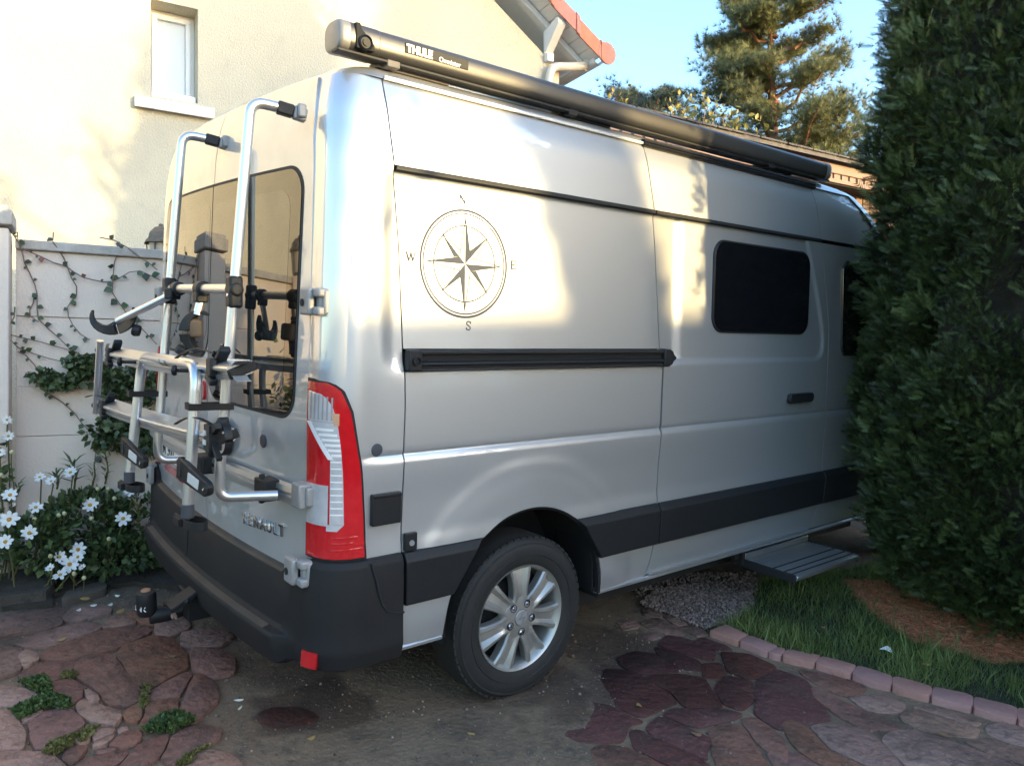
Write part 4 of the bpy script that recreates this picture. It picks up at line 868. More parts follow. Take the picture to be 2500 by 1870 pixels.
FA = [(0, [(340,540),(480,455),(620,400),(830,335),(1080,285),(1290,275),(1320,330),(1180,400),(960,480),(760,540),(520,575),(360,570)]),
 (0, [(650,620),(720,550),(910,510),(1010,580),(1050,640),(1120,720),(1190,820),(1255,905),(1230,930),(1080,970),(950,960),(880,870),(820,790),(720,715)]),
 (0, [(1040,520),(1060,450),(1200,400),(1330,360),(1480,390),(1540,480),(1600,560),(1620,640),(1540,700),(1350,790),(1200,800),(1120,680),(1070,580)]),
 (0, [(1290,880),(1400,800),(1640,680),(1665,690),(1650,740),(1590,840),(1560,890),(1300,935)]),
 (0, [(1270,970),(1300,945),(1560,905),(1560,950),(1520,1030),(1400,1090),(1300,1150),(1240,1190),(1240,1100)]),
 (0, [(1600,940),(1640,830),(1690,720),(1750,690),(1810,760),(1850,850),(1850,920),(1790,990),(1690,1070),(1570,1080),(1580,1000)]),
 (2, [(690,920),(720,905),(900,965),(1050,1040),(1060,1080),(1010,1135),(860,1090),(700,1030),(675,970)]),
 (0, [(425,780),(600,755),(700,820),(705,900),(660,930),(480,895),(450,850)]),
 (2, [(725,830),(830,860),(880,930),(760,960),(718,900)]),
 (0, [(200,700),(400,590),(640,590),(640,640),(540,720),(430,755),(280,740)]),
 (3, [(180,430),(300,370),(520,300),(760,260),(900,270),(830,320),(600,400),(470,445),(250,450)]),
 (3, [(0,370),(150,310),(400,300),(510,255),(590,150),(480,130),(200,190),(-120,240),(-200,330)]),
 (3, [(540,200),(640,130),(900,120),(930,160),(700,210),(560,230)]), (3, [(930,260),(1000,200),(1090,190),(1190,250),(1080,275),(900,285)]),
 (0, [(1110,180),(1250,135),(1400,180),(1430,230),(1330,280),(1210,240)]), (3, [(-150,440),(0,470),(155,480),(170,600),(155,665),(0,715),(-200,700)]),
 (2, [(175,520),(220,490),(320,530),(325,570),(205,635),(192,590)]), (2, [(-150,820),(0,830),(150,845),(330,905),(395,930),(350,955),(180,965),(-100,990)]),
 (2, [(-150,1010),(0,1010),(100,1015),(160,1130),(210,1250),(185,1345),(0,1360),(-150,1350)]), (0, [(250,1130),(400,1020),(560,1010),(690,1070),(690,1130),(600,1220),(430,1330),(330,1340),(250,1210)]),
 (2, [(-150,1400),(0,1390),(180,1375),(350,1395),(520,1445),(560,1560),(200,1620),(-150,1600)]), (2, [(835,1185),(1020,1155),(980,1225),(805,1275)]), (2, [(1045,1155),(1130,1148),(1125,1185),(1015,1207)]),
 (0, [(940,1295),(1060,1215),(1200,1185),(1215,1215),(1185,1295),(1060,1322),(935,1318)]), (2, [(645,1235),(775,1195),(772,1265),(700,1305)]), (0, [(535,1420),(640,1335),(765,1325),(720,1400),(680,1445),(565,1460)]),
 (2, [(790,1315),(925,1250),(1005,1225),(915,1305),(800,1335)]), (0, [(840,1345),(1015,1335),(1030,1352),(850,1405)]), (0, [(700,1455),(830,1425),(1000,1375),(1140,1360),(1060,1450),(900,1530),(680,1530)]),
 (0, [(1080,1450),(1150,1365),(1240,1295),(1430,1238),(1445,1265),(1455,1330),(1395,1400),(1250,1475),(1060,1560)]), (0, [(1490,1285),(1525,1235),(1700,1165),(1850,1185),(1865,1212),(1825,1290),(1700,1350),(1600,1440),(1520,1475),(1425,1430),(1465,1360)]),
 (2, [(1640,1480),(1700,1395),(1800,1370),(1950,1425),(2060,1510),(2000,1620),(1650,1600)]), (0, [(1690,475),(1880,485),(1995,560),(1995,680),(1860,715),(1710,640)]), (3, [(1600,335),(1900,305),(1995,380),(1880,445),(1590,445)]),
 (3, [(1340,260),(1450,200),(1580,180),(1620,290),(1480,370),(1360,340)]), (0, [(1120,1000),(1240,930),(1250,960),(1215,1100),(1140,1120),(1080,1060)]), (2, [(240,1000),(380,1015),(250,1100),(170,1110)])]
FB = [(1, [(110,610),(220,565),(390,592),(560,665),(490,680),(488,735),(440,768),(260,758),(190,730)]), (1, [(300,530),(400,400),(520,400),(600,450),(700,510),(740,560),(565,635),(480,598),(380,545)]),
 (1, [(462,340),(540,308),(620,312),(700,360),(765,398),(640,408),(535,412)]), (1, [(572,432),(760,422),(880,442),(940,520),(975,580),(800,582),(705,500)]), (1, [(645,283),(760,313),(860,353),(868,395),(780,387),(665,322)]),
 (1, [(702,220),(880,253),(945,292),(935,340),(830,312),(665,262)]), (1, [(825,250),(880,230),(1020,288),(960,287)]), (1, [(985,305),(1120,323),(1245,380),(1198,436),(1112,440),(1015,400)]), (1, [(882,363),(968,363),(1000,408),(958,436),(893,428)]),
 (1, [(952,500),(1012,425),(1128,453),(1148,540),(1080,596),(992,567)]), (1, [(695,630),(740,604),(1000,608),(1070,622),(950,676),(832,686)]), (1, [(594,700),(660,645),(690,645),(800,693),(925,752),(898,856),(782,796),(645,740)]),
 (1, [(505,702),(542,702),(720,794),(860,854),(930,920),(680,885),(522,800)]), (0, [(322,812),(372,788),(500,804),(700,905),(640,960),(400,960)]), (0, [(925,712),(980,674),(1060,684),(1128,752),(1210,900),(1150,980),(1000,930),(942,812)]), (0, [(1095,652),(1150,645),(1275,745),(1330,880),(1200,805),(1132,712)]),
 (1, [(1165,545),(1160,450),(1262,398),(1400,450),(1480,520),(1520,640),(1400,690),(1280,700),(1180,620)]),
 (3, [(572,152),(650,132),(785,190),(785,212),(700,203)]), (3, [(755,172),(820,167),(890,205),(850,213)]), (3, [(592,74),(660,97),(658,118),(602,110)]), (3, [(684,112),(720,107),(795,155),(742,162)]), (3, [(585,212),(640,208),(650,225),(600,232)]), (3, [(460,150),(530,140),(535,170),(480,180)])]
FC = [(0, [(205,532),(330,557),(465,596),(400,638),(330,618)]), (2, [(425,652),(560,642),(645,680),(620,706),(500,697)]), (0, [(235,595),(330,645),(480,722),(630,788),(500,786),(380,728),(255,650)]), (2, [(655,722),(720,704),(860,743),(980,780),(955,812),(800,796),(682,760)]),
 (2, [(700,690),(900,728),(990,760),(960,776),(800,718)]), (2, [(605,803),(700,803),(860,852),(1000,902),(1180,965),(1250,1040),(900,1040),(690,960),(560,850)]), (3, [(952,852),(1050,838),(1200,885),(1260,960),(1080,908)]), (2, [(1043,782),(1120,772),(1230,800),(1260,870),(1100,838),(1042,808)]),
 (3, [(225,772),(480,792),(610,900),(660,985),(500,950),(330,880)]), (0, [(100,760),(150,742),(215,775),(320,885),(480,960),(400,1000),(220,900)]), (0, [(40,890),(180,900),(330,1000),(300,1060),(120,1000)])]
FD = [(1, [(310,470),(400,432),(560,432),(690,480),(650,538),(450,558),(340,530)]), (1, [(1560,660),(1640,617),(1750,650),(1795,740),(1800,800),(1690,800),(1570,710)]), (1, [(755,716),(840,711),(980,745),(1060,795),(1000,840),(800,790)]), (3, [(1790,700),(1850,700),(1865,740),(1830,800),(1810,790)])]
ALLP = [(mi, np.array(gpoly(pts, zf)), zf) for FS, zf in ((FA, zoomA), (FB, zoomB), (FC, zoomC), (FD, zoomD)) for mi, pts in FS]
def sdist(P, poly):
    """signed distance of points P to a closed outline (negative inside)"""
    A = poly; B = np.roll(poly, -1, 0); d = np.full(len(P), 9.)
    for p, q in zip(A, B):
        e = q - p; t = np.clip(((P - p) @ e) / (e @ e + 1e-12), 0, 1); d = np.minimum(d, np.hypot(*(P - p - t[:, None] * e).T))
    return np.where(inpoly(P, [tuple(k) for k in poly]), -d, d)
def inpoly(P, poly):
    x, y = P[:, 0], P[:, 1]; r_ = np.zeros(len(P), bool); n = len(poly)
    for i in range(n):
        (x0, y0), (x1, y1) = poly[i], poly[(i + 1) % n]; c = ((y0 > y) != (y1 > y)); r_ ^= c & (x < (x1 - x0) * (y - y0) / (y1 - y0 + 1e-12) + x0)
    return r_
def rdp(P, eps):
    """straighten an outline into the few facets a split stone has"""
    def rec(Q):
        if len(Q) < 3: return [tuple(Q[0])]
        a, b = Q[0], Q[-1]; e = b - a; n = np.array([-e[1], e[0]]) / (np.hypot(*e) + 1e-9); d = np.abs((Q - a) @ n); k = int(d.argmax())
        return rec(Q[:k + 1]) + rec(Q[k:]) if d[k] > eps else [tuple(a)]
    c = P.mean(0); i0 = int(np.hypot(*(P - c).T).argmax()); P = np.roll(P, -i0, 0); i1 = int(np.hypot(*(P - P[0]).T).argmax())
    return np.array(rec(P[:i1 + 1]) + rec(np.vstack([P[i1:], P[:1]])))
cen = [p.mean(0) for _, p, _ in ALLP]; rad_ = [np.hypot(*(p - c).T).max() for (_, p, _), c in zip(ALLP, cen)]
for i, (mi, poly, zf) in enumerate(ALLP):
    """let every flag grow until only a narrow joint is left to its neighbours"""
    if sum(poly[k][0] * poly[(k + 1) % len(poly)][1] - poly[(k + 1) % len(poly)][0] * poly[k][1] for k in range(len(poly))) < 0: poly = poly[::-1]
    D = []
    for k in range(len(poly)):
        p, q = poly[k], poly[(k + 1) % len(poly)]; L = np.hypot(*(q - p)); n_ = max(1, int(L / .022)); D += [p + (q - p) * j / n_ for j in range(n_)]
    D = np.array(D); T = np.roll(D, -1, 0) - np.roll(D, 1, 0); Nn = np.stack([T[:, 1], -T[:, 0]], 1); Nn /= np.linalg.norm(Nn, axis=1, keepdims=True) + 1e-9
    nb_ = [j for j in range(len(ALLP)) if j != i and np.hypot(*(cen[j] - cen[i])) < rad_[i] + rad_[j] + .08]
    g = np.zeros(len(D)); lim = .030 if zf is not zoomD else .004; live = np.ones(len(D), bool)
    for st in np.arange(.0, lim + .001, .003):
        P = D + Nn * st; oth = np.full(len(D), 9.)
        for j in nb_: oth = np.minimum(oth, sdist(P, ALLP[j][1]))
        live &= (oth - st) > .007; g[live] = st
    g = np.convolve(np.concatenate([g[-2:], g, g[:2]]), [.1, .2, .4, .2, .1], 'valid'); P = rdp(D + Nn * g[:, None], .011)
    c = D.mean(0); flag([tuple(p) for p in P], STONE[mi], top=.001 + max(0, hump(*c) * .72 - .006) + (.003 if zf is not zoomD else .0))
# rest of the drive out of frame, under and beyond the van: a looser ring of flags
taken = [np.mean(gpoly(p, zf), axis=0) for FS, zf in ((FA, zoomA), (FB, zoomB), (FC, zoomC), (FD, zoomD)) for _, p in FS]
k = 0
for i in range(-9, 9):
    for j in range(-8, 4):
        x, y = i * .36 + .18 * (j % 2) + random.uniform(-.06, .06), j * .34 - .5 + random.uniform(-.06, .06)
        if x > 1.3 or x < -2.2 or y > .9: continue
        P_ = RW3 @ Vector((x, y, 0)) - CAM; dpt = -syw * P_.x + cyw * P_.y; u = 1250 + FPX * (cyw * P_.x + syw * P_.y) / dpt if dpt > .3 else 9e9; v = 935 - FPX * P_.z / dpt if dpt > .3 else 9e9
        if -60 < u < 2560 and v < 1930: continue
        a0 = random.uniform(0, 6.28); poly = [(x + random.uniform(.13, .20) * math.cos(a0 + a), y + random.uniform(.12, .18) * math.sin(a0 + a)) for a in np.linspace(0, 2 * math.pi, 8)[:-1]]
        flag(poly, STONE[random.choice((0, 0, 2, 1))], .002); k += 1

# ---- kerb of pale red blocks along the lawn
KT = [(1902, 1590), (1921, 1597), (2004.6, 1613.3), (2091.4, 1636.8), (2180.5, 1662.4), (2276, 1688.6), (2377, 1713.2), (2483.6, 1740.5), (2600, 1772)]
KB = [(1871.8, 1605), (1907.4, 1615), (1990.4, 1634), (2079.4, 1662.4), (2172.3, 1688.6), (2269.5, 1714.9), (2372.7, 1742.2), (2482, 1773.3), (2600, 1808)]
KT = [(1769.6, 1535), (1827, 1562)] + KT; KB = [(1727, 1551), (1803.5, 1578)] + KB
kerb_m = mat('pink_kerb_block', (.33, .155, .125), (.40, .21, .175), scale=7, rough=.75, bump=.5, bscale=60, vary=.10, detail=8)
kb = thing('kerb', 'low curved edging of pale pink blocks between the paving and the lawn', 'kerb', tuple(gp(2080, 1640)))
for i in range(len(KT) - 1):
    q = [gp(*KB[i]), gp(*KB[i + 1]), gp(*KT[i + 1]), gp(*KT[i])]; c = sum(q, Vector()) / 4
    q = [c + (p - c) * (1 - .005 / max(.05, (p - c).length)) for p in q]
    flag([(p.x, p.y) for p in q], kerb_m, .030, 'kerb_block', kb, .06)
# ---- lawn, gravel, needle litter
def fill(poly, n):
    a = np.array(poly); lo, hi = a.min(0), a.max(0); out = np.zeros((0, 2))
    while len(out) < n:
        p = rng.uniform(lo, hi, (n * 2, 2)); out = np.vstack([out, p[inpoly(p, poly)]])
    return out[:n]
px = lambda pts: [tuple(gp(*p)[:2]) for p in pts]
lawn_poly = px([(1740, 1548), (1700, 1530), (1830, 1478), (1850, 1420), (2040, 1395)]) + [(.25, 5.6), (2.2, 5.6), (3.2, 4.6)] + px([(2600, 1778), (2483, 1744), (2377, 1716), (2276, 1691), (2180, 1665), (2091, 1639), (2005, 1616), (1921, 1600), (1902, 1593), (1827, 1565), (1769, 1538)])
grav_poly = px([(1560, 1478), (1603, 1442), (1705, 1428), (1830, 1445), (1845, 1476), (1800, 1512), (1725, 1538), (1671, 1518), (1617, 1497)])
mul_poly = px([(2060, 1418), (2150, 1420), (2235, 1460), (2290, 1490), (2370, 1508), (2440, 1530), (2520, 1560), (2560, 1620), (2420, 1622), (2340, 1600), (2230, 1572), (2175, 1535), (2110, 1480)])
def sheet(name, poly, z, mt, kind='structure'):
    m = MB(); m.add([(x, y, z) for x, y in poly], [tuple(range(len(poly)))]); return m.build(name, mt, frame=VF, base=(0, 0, 0), kind=kind)
sheet('lawn', lawn_poly, .0, TURF)
pts = fill(lawn_poly, 60000)
d = np.hypot(pts[:, 0] - .2, pts[:, 1] - 3.0); pts = pts[rng.uniform(size=len(pts)) < np.clip(1.6 - d * .35, .30, 1)]
msk = inpoly(pts, mul_poly); pts = pts[~msk | (rng.uniform(size=len(pts)) < .10)]; msk = inpoly(pts, grav_poly); pts = pts[~msk | (rng.uniform(size=len(pts)) < .04)]
n = len(pts); D = np.stack([rng.normal(0, .42, n), rng.normal(0, .42, n), np.ones(n)], 1)
tv = np.array([(-.028, 0, 0), (.028, 0, 0), (.022, .03, .5), (-.022, .03, .5), (0, .14, 1.0)]); tf = [(0, 1, 2), (0, 2, 3), (3, 2, 4)]
clump = np.array([mnoise.noise((x * 3, y * 3, 0)) for x, y in pts])
V, F, T = scatter(tv, tf, np.column_stack([pts, np.full(n, -.002)]), frames(D), rng.uniform(.025, .075, n) * (1 + .8 * clump) * np.where(rng.uniform(size=n) < .03, 1.7, 1), np.clip(rng.uniform(0, 1, n) * .7 + .5 * clump + .15, 0, 1))
GRASS = mat('grass_blade', (.085, .145, .032), (.15, .19, .06), scale=2.5, rough=.55, tint=(.55, 1.5), translucent=.3)
o = bpy.data.objects.new('grass', np_mesh('grass', V, F, GRASS, T)); COL.objects.link(o); o.matrix_world = VF; o['kind'] = 'stuff'
sheet('gravel_bed', grav_poly, .0045, SOIL)
ico = bmesh.new(); bmesh.ops.create_icosphere(ico, subdivisions=1, radius=1); iv = np.array([v.co[:] for v in ico.verts]); if_ = [tuple(v.index for v in f.verts) for f in ico.faces]; ico.free()
pts = np.vstack([fill(grav_poly, 3600), fill(px([(1500, 1430), (1640, 1400), (1850, 1400), (1850, 1450), (1620, 1480)]), 1200)]); n = len(pts)
V, F, T = scatter(iv * np.array([1, .8, .6]), if_, np.column_stack([pts, rng.uniform(.003, .014, n)]), frames(sphere_dirs(n)), rng.uniform(.006, .0135, n), rng.uniform(0, 1, n))
o = bpy.data.objects.new('gravel', np_mesh('gravel', V, F, mat('pebble', (.17, .12, .10), (.24, .18, .15), scale=40, rough=.8, tint=(.35, 1.5)), T)); COL.objects.link(o); o.matrix_world = VF; o['kind'] = 'stuff'
sheet('needle_bed', mul_poly, .0042, mat('needle_litter_base', (.16, .06, .028), (.22, .10, .045), scale=14, rough=.95, bump=1, bscale=70))
pts = np.vstack([fill(mul_poly, 15000), fill([(p[0] + rng.normal(0, .03), p[1] + rng.normal(0, .03)) for p in mul_poly], 2000)]); n = len(pts)
D = np.column_stack([rng.normal(size=(n, 2)), rng.normal(0, .25, n)]); tvn = np.array([(-.02, 0, -.5), (.02, 0, -.5), (.02, .03, .5), (-.02, .03, .5)]); tfn = [(0, 1, 2), (0, 2, 3)]
V, F, T = scatter(tvn, tfn, np.column_stack([pts, rng.uniform(.004, .018, n)]), frames(D), rng.uniform(.02, .055, n), rng.uniform(0, 1, n))
o = bpy.data.objects.new('needle_litter', np_mesh('needle_litter', V, F, mat('dry_needle', (.46, .175, .07), (.56, .28, .12), scale=6, rough=.8, tint=(.45, 1.5)), T)); COL.objects.link(o); o.matrix_world = VF; o['kind'] = 'stuff'
# dry straw tuft at the foot of the hedge, far right
c = gp(2500, 1500); pts = np.array([[c.x, c.y]]) + rng.normal(0, .09, (500, 2)); D = np.column_stack([rng.normal(0, .7, (500, 2)), np.ones(500)])
V, F, T = scatter(tv * np.array([.6, 1.6, 1]), tf, np.column_stack([pts, np.zeros(500)]), frames(D), rng.uniform(.08, .26, 500), rng.uniform(0, 1, 500))
o = bpy.data.objects.new('dry_grass_tuft', np_mesh('dry_grass_tuft', V, F, mat('straw', (.32, .24, .10), (.40, .31, .14), scale=9, rough=.8, tint=(.5, 1.3), translucent=.25), T)); COL.objects.link(o); o.matrix_world = VF; tag(o, 'tuft of dry yellow grass at the foot of the yew', 'grass tuft')
# ---- weed cushions in the joints
WEED = mat('weed_leaf', (.040, .085, .025), (.07, .115, .03), scale=20, rough=.6, tint=(.5, 1.5), translucent=.2); WEEDY = mat('yellow_weed_leaf', (.13, .14, .035), (.17, .16, .05), scale=20, rough=.65, tint=(.5, 1.4), translucent=.2)
lv = np.array([(0, 0, 0), (-.3, .0, .5), (.3, .05, .5), (0, .15, 1.0)]); lf = [(0, 2, 1), (1, 2, 3)]
def weed(pts, zf, label, n=900, mt=WEED, h=.035, gpname='weed cushions between the flagstones'):
    poly = gpoly(pts, zf); c = np.mean(poly, axis=0); P = fill(poly, n); dd = np.hypot(*(P - c).T) / (np.hypot(*(np.array(poly) - c).T).max()); D = np.column_stack([rng.normal(0, .6, (n, 2)), np.ones(n)])
    V, F, T = scatter(lv, lf, np.column_stack([P - c, rng.uniform(0, h, n) * (1 - dd ** 2)]), frames(D), rng.uniform(.010, .022, n), rng.uniform(0, 1, n))
    o = bpy.data.objects.new('weed_cushion', np_mesh('weed_cushion', V, F, mt, T)); COL.objects.link(o); o.matrix_world = VF @ Matrix.Translation((c[0], c[1], .0)); tag(o, label, 'weed', gpname)
weed([(170,770),(330,745),(400,760),(460,850),(430,900),(340,870),(240,840)], zoomA, 'small green weed cushion nearest the flower bed')
weed([(90,1010),(300,960),(450,900),(600,930),(640,990),(560,1010),(380,1010),(290,1060),(160,1110)], zoomA, 'long green weed cushion in two lobes at the lower left of the paving', 1300)
weed([(1250,1180),(1400,1090),(1540,1040),(1700,1090),(1690,1130),(1480,1220),(1290,1220)], zoomA, 'green weed cushion beside the rough concrete, right of the others', 1300)
weed([(370,1380),(520,1290),(640,1240),(620,1330),(480,1410),(390,1410)], zoomA, 'yellow green weed strip below the two lobed cushion', 700, WEEDY, .02)
weed([(1540,1490),(1680,1400),(1800,1340),(1840,1330),(1700,1400),(1640,1500)], zoomA, 'thin yellow green moss strip along the edge of the rough concrete', 500, WEEDY, .012)
weed([(1210,950),(1250,850),(1230,810),(1330,800),(1290,880),(1290,960),(1240,1010)], zoomA, 'tiny pale weed in the joint between three large flagstones', 260, WEEDY, .012)
weed([(640,1240),(800,1170),(880,1150),(820,1200),(760,1280),(700,1300)], zoomA, 'dry mossy fringe between the small broken flagstones', 260, WEEDY, .008)
weed([(530,750),(560,690),(690,700),(640,740)], zoomA, 'dull moss tuft at the left corner of the large flagstone', 220, WEEDY, .01)
# grit and crumbs lying in the joints
P = rng.uniform((-2.3, -1.6), (1.6, 2.4), (15000, 2)); n = len(P)
Z = np.array([-.0135 + .0105 * float(sst(-.6, -.2, x)) + hump(x, y) * .72 + .004 * mnoise.noise((x * 4, y * 4, 0)) + .0025 * mnoise.noise((x * 14, y * 14, 3)) for x, y in P])
V, F, T = scatter(iv, if_, np.column_stack([P, Z + rng.uniform(-.001, .0025, n)]), frames(sphere_dirs(n)), rng.uniform(.0016, .0062, n) * (rng.uniform(size=n) ** 3 + .35), rng.uniform(0, 1, n))
o = bpy.data.objects.new('grit', np_mesh('grit', V, F, mat('grit', (.14, .10, .075), (.2, .16, .12), scale=40, rough=.9, tint=(.3, 1.7)), T)); COL.objects.link(o); o.matrix_world = VF; o['kind'] = 'stuff'
# fallen petals, leaves, paper scrap
def flake(name, u, v, r_, mt, label, cat, grp=None, el=1.5, z=.012, plane=None):
    c = gp(u, v, z); a0 = random.uniform(0, 3.14); m = MB(); n = 9
    ring = [Vector((el * r_ * math.cos(a), r_ * math.sin(a), .003 * math.sin(2 * a + a0))) for a in np.linspace(0, 2 * math.pi, n + 1)[:-1]]; M = Matrix.Rotation(a0, 3, 'Z')
    m.add([c + Vector((0, 0, .004))] + [c + M @ p for p in ring] + [c + M @ p - Vector((0, 0, .0015)) for p in ring], [(0, 1 + i, 1 + (i + 1) % n) for i in range(n)] + [(1 + i, 1 + n + i, 1 + n + (i + 1) % n, 1 + (i + 1) % n) for i in range(n)])
    o = m.build(name, mt, frame=VF, base=c, recalc=False); return tag(o, label, cat, grp)
PETAL = mat('white_petal', (.62, .62, .56), (.72, .72, .66), scale=60, rough=.55, translucent=.15); BRL = mat('brown_leaf', (.14, .075, .04), (.20, .11, .06), scale=40, rough=.8); YEL = mat('yellow_leaf', (.26, .17, .05), (.34, .22, .08), scale=40, rough=.7)
for (u, v), lb_ in zip(((192, 1488), (286.6, 1453), (228, 1477), (269, 1475)), ('largest fallen white petal on the paving below the flower bed', 'fallen white petal on the paving nearest the tow hitch', 'fallen white petal lying left of the two small ones', 'small fallen white petal in the middle of the row')):
    flake('fallen_petal', u, v, .011, PETAL, lb_, 'petal', 'white petals fallen on the paving')
flake('fallen_leaf', 294, 1491, .016, YEL, 'yellow fallen leaf on the paving in front of the tow hitch', 'leaf', None, 2); flake('fallen_leaf', 205, 1459, .018, YEL, 'yellow fallen leaf at the edge of the flower bed soil', 'leaf', None, 2.2)
flake('twig', 582, 1708, .004, PETAL, 'pale three cornered scrap of twig on the dark concrete', 'twig', None, 5); flake('twig', 586, 1727, .004, PETAL, 'short pale twig just below the three cornered scrap', 'twig', None, 4)
for i, (u, v) in enumerate(((1395, 1600), (1560, 1720), (2300, 1790), (1150, 1790), (420, 1600), (150, 1560), (2010, 1530), (2260, 1620), (1700, 1790), (760, 1800))):
    flake('fallen_leaf', u, v, random.uniform(.007, .012), (BRL, YEL)[i % 2], ('brown dry leaf beside the rear tyre on the concrete', 'yellow leaf scrap on the dark damp flagstones', 'brown dry leaf on the flagstones just below the pink kerb', 'yellow leaf scrap on the rough concrete in the foreground', 'brown dry leaf under the rear bumper', 'yellow leaf scrap on the mauve flagstones by the bed edging', 'brown dry leaf lying in the lawn under the entry step', 'yellow leaf scrap in the lawn near the white paper', 'brown dry leaf on the red flagstones at the bottom edge', 'yellow leaf scrap on the concrete below the bumper')[i], 'leaf', 'dry leaves scattered on the ground', 1.8, .03 if i in (6, 7) else .012)
c = gp(2163, 1588, .03); m = MB(); q = [(-.03, -.012, 0), (.005, -.02, .012), (.032, .0, .0), (.012, .016, .018), (-.016, .014, .004)]; m.add([c + Vector(p) for p in q] + [c + Vector((0, 0, .026))], [(0, 1, 5), (1, 2, 5), (2, 3, 5), (3, 4, 5), (4, 0, 5), (4, 3, 2, 1, 0)]); tag(m.build('paper_scrap', WHITE, frame=VF, base=c, smooth=False), 'small crumpled white paper scrap lying in the grass', 'litter')

# ================================================================== GARDEN WALL of concrete panels (own frame: a along, d away, z up)
def lframe(P0, heading):
    a = R(heading); dr = Vector((cyw * math.sin(a) - syw * math.cos(a), syw * math.sin(a) + cyw * math.cos(a), 0)); dn = Vector((-dr.y, dr.x, 0))
    return Matrix(((dr.x, dn.x, 0, P0[0]), (dr.y, dn.y, 0, P0[1]), (0, 0, 1, 0), (0, 0, 0, 1))), dr, -dn
FF, fdr, fnr = lframe((-2.713, -.101), 61)
CONC = mat('painted_concrete', (.74, .63, .54), (.64, .54, .46), scale=2.2, rough=.85, bump=.35, bscale=70, detail=8, contrast=.05)
CONCD = mat('stained_concrete', (.60, .56, .52), (.25, .22, .19), scale=7, rough=.9, bump=.6, bscale=70, detail=9, contrast=.0)
gw = thing('garden_wall', 'low garden wall of pinkish concrete panels with a creeper on it', 'wall', (0, 0, .2), FF)
zz = [.0, .55, 1.04, 1.325, 1.733, 2.115]
for seg, (a0, a1) in enumerate(((-4.6, -2.55), (-2.55, -.36), (-.335, 2.2), (2.2, 4.6))):
    for i in range(5):
        m = MB(); jit = .003 * ((i * 7 + seg) % 3 - 1)
        m.box(((a0 + a1) / 2, .03 + jit, (zz[i] + zz[i + 1]) / 2), (a1 - a0 - .006, .05, zz[i + 1] - zz[i] - .0025)); m.build('panel', CONC, gw, bevel=.004, frame=None)
    m = MB(); m.box(((a0 + a1) / 2, .03, 2.143), (a1 - a0 - .004, .115, .055)); m.build('coping', CONCD, gw, bevel=.006)
for a in (-4.6, -2.55, 2.2):
    m = MB(); m.box((a, .03, 1.1), (.12, .13, 2.2)); m.build('post', CONC, gw, bevel=.006)
gpil = thing('gate_pillar', 'white painted gate pillar with a stained cap at the end of the garden wall', 'pillar', (-.50, -.06, .2), FF)
m = MB(); m.box((-.50, -.03, 1.1), (.29, .26, 2.21)); m.build('shaft', CONC, gpil, bevel=.008)
m = MB(); m.box((-.50, -.03, 2.262), (.33, .31, .085)); m.box((-.50, -.03, 2.312), (.29, .27, .035)); m.build('cap', CONCD, gpil, bevel=.010, seg=3)
# lantern on its own post behind the wall
IRON = mat('weathered_lantern', (.10, .085, .07), (.18, .15, .12), scale=30, rough=.6, metal=.3); LGL = mat('lantern_glass', (.45, .40, .33), rough=.25, spec=.5)
def lantern(a, d, z, label, scale=1.0):
    t = thing('lantern', label, 'lantern', (a, d, z - .35), FF, 'lanterns behind the garden wall')
    q = lambda r_, h: (r_ * scale, h * scale)
    m = MB(); m.box((a, d, z - 1.15), (.10, .10, 1.95)); m.build('post', CONC, t, bevel=.01)
    m = MB(); m.lathe([q(.115, .0), q(.11, .012), q(.088, .035), q(.080, .07), q(.045, .105), q(.018, .115), q(.016, .13), (0, .135 * scale)], (a, d, z), (0, 0, 1), 6); m.build('lantern_hood', IRON, t, smooth=False)
    m = MB(); m.lathe([q(.06, -.19), q(.075, -.175), q(.06, -.165)], (a, d, z), (0, 0, 1), 6, caps=True); m.build('lantern_base', IRON, t, smooth=False)
    m = MB(); m.lathe([q(.068, -.165), q(.085, .0)], (a, d, z), (0, 0, 1), 6); m.build('lantern_glass', LGL, t, smooth=False)
    m = MB()
    for k in range(6):
        an = k * math.pi / 3; m.bar((a + .070 * scale * math.cos(an), d + .070 * scale * math.sin(an), z - .165 * scale), (a + .088 * scale * math.cos(an), d + .088 * scale * math.sin(an), z), .008, .008, (math.cos(an), math.sin(an), 0))
    m.build('lantern_bar', IRON, t)
lantern(.455, .32, 2.262, 'hexagonal bronze lantern looking over the top of the garden wall beside the van')
lantern(-1.9, -.10, 2.36, 'hexagonal bronze lantern on a post farther along the garden wall')

# ================================================================== HOUSE
HF, hdr, hnr = lframe((-4.41, .829), 59)
STUC = mat('cream_roughcast', (.575, .525, .405), (.61, .56, .44), scale=1.4, rough=.92, bump=1.0, bscale=75, detail=6, dirt=[(.8, (.40, .37, .31), .3, .52), (7, (.44, .41, .34), .3, .58)])
WPVC = mat('white_frame', (.80, .80, .79), rough=.35); WPAINT = mat('white_woodwork', (.80, .79, .77), (.75, .73, .71), scale=12, rough=.6, aniso=(1, 1, 6))
TILE = mat('salmon_roof_tile', (.46, .15, .10), (.55, .21, .15), scale=9, rough=.7, bump=.3, bscale=60, vary=.12)
house = thing('house', 'cream roughcast house with a white window and salmon tiled gable end', 'house', (0, 0, .4), HF)
A1 = 4.018; wa0, wa1, wz0, wz1 = -.10, .269, 3.74, 4.548
ridge_a, SL = -3.2, .68                             # ridge position along the gable, slope of the rake
def rz(a): return 5.57 - SL * (a - 3.55) if a > ridge_a else 5.57 - SL * (2 * ridge_a - a - 3.55)
A0 = 2 * ridge_a - A1
m = MB(); t_ = .30
def wallpoly(poly): m.prism(poly, lambda a, b, t: (a, t, b), 0, t_)
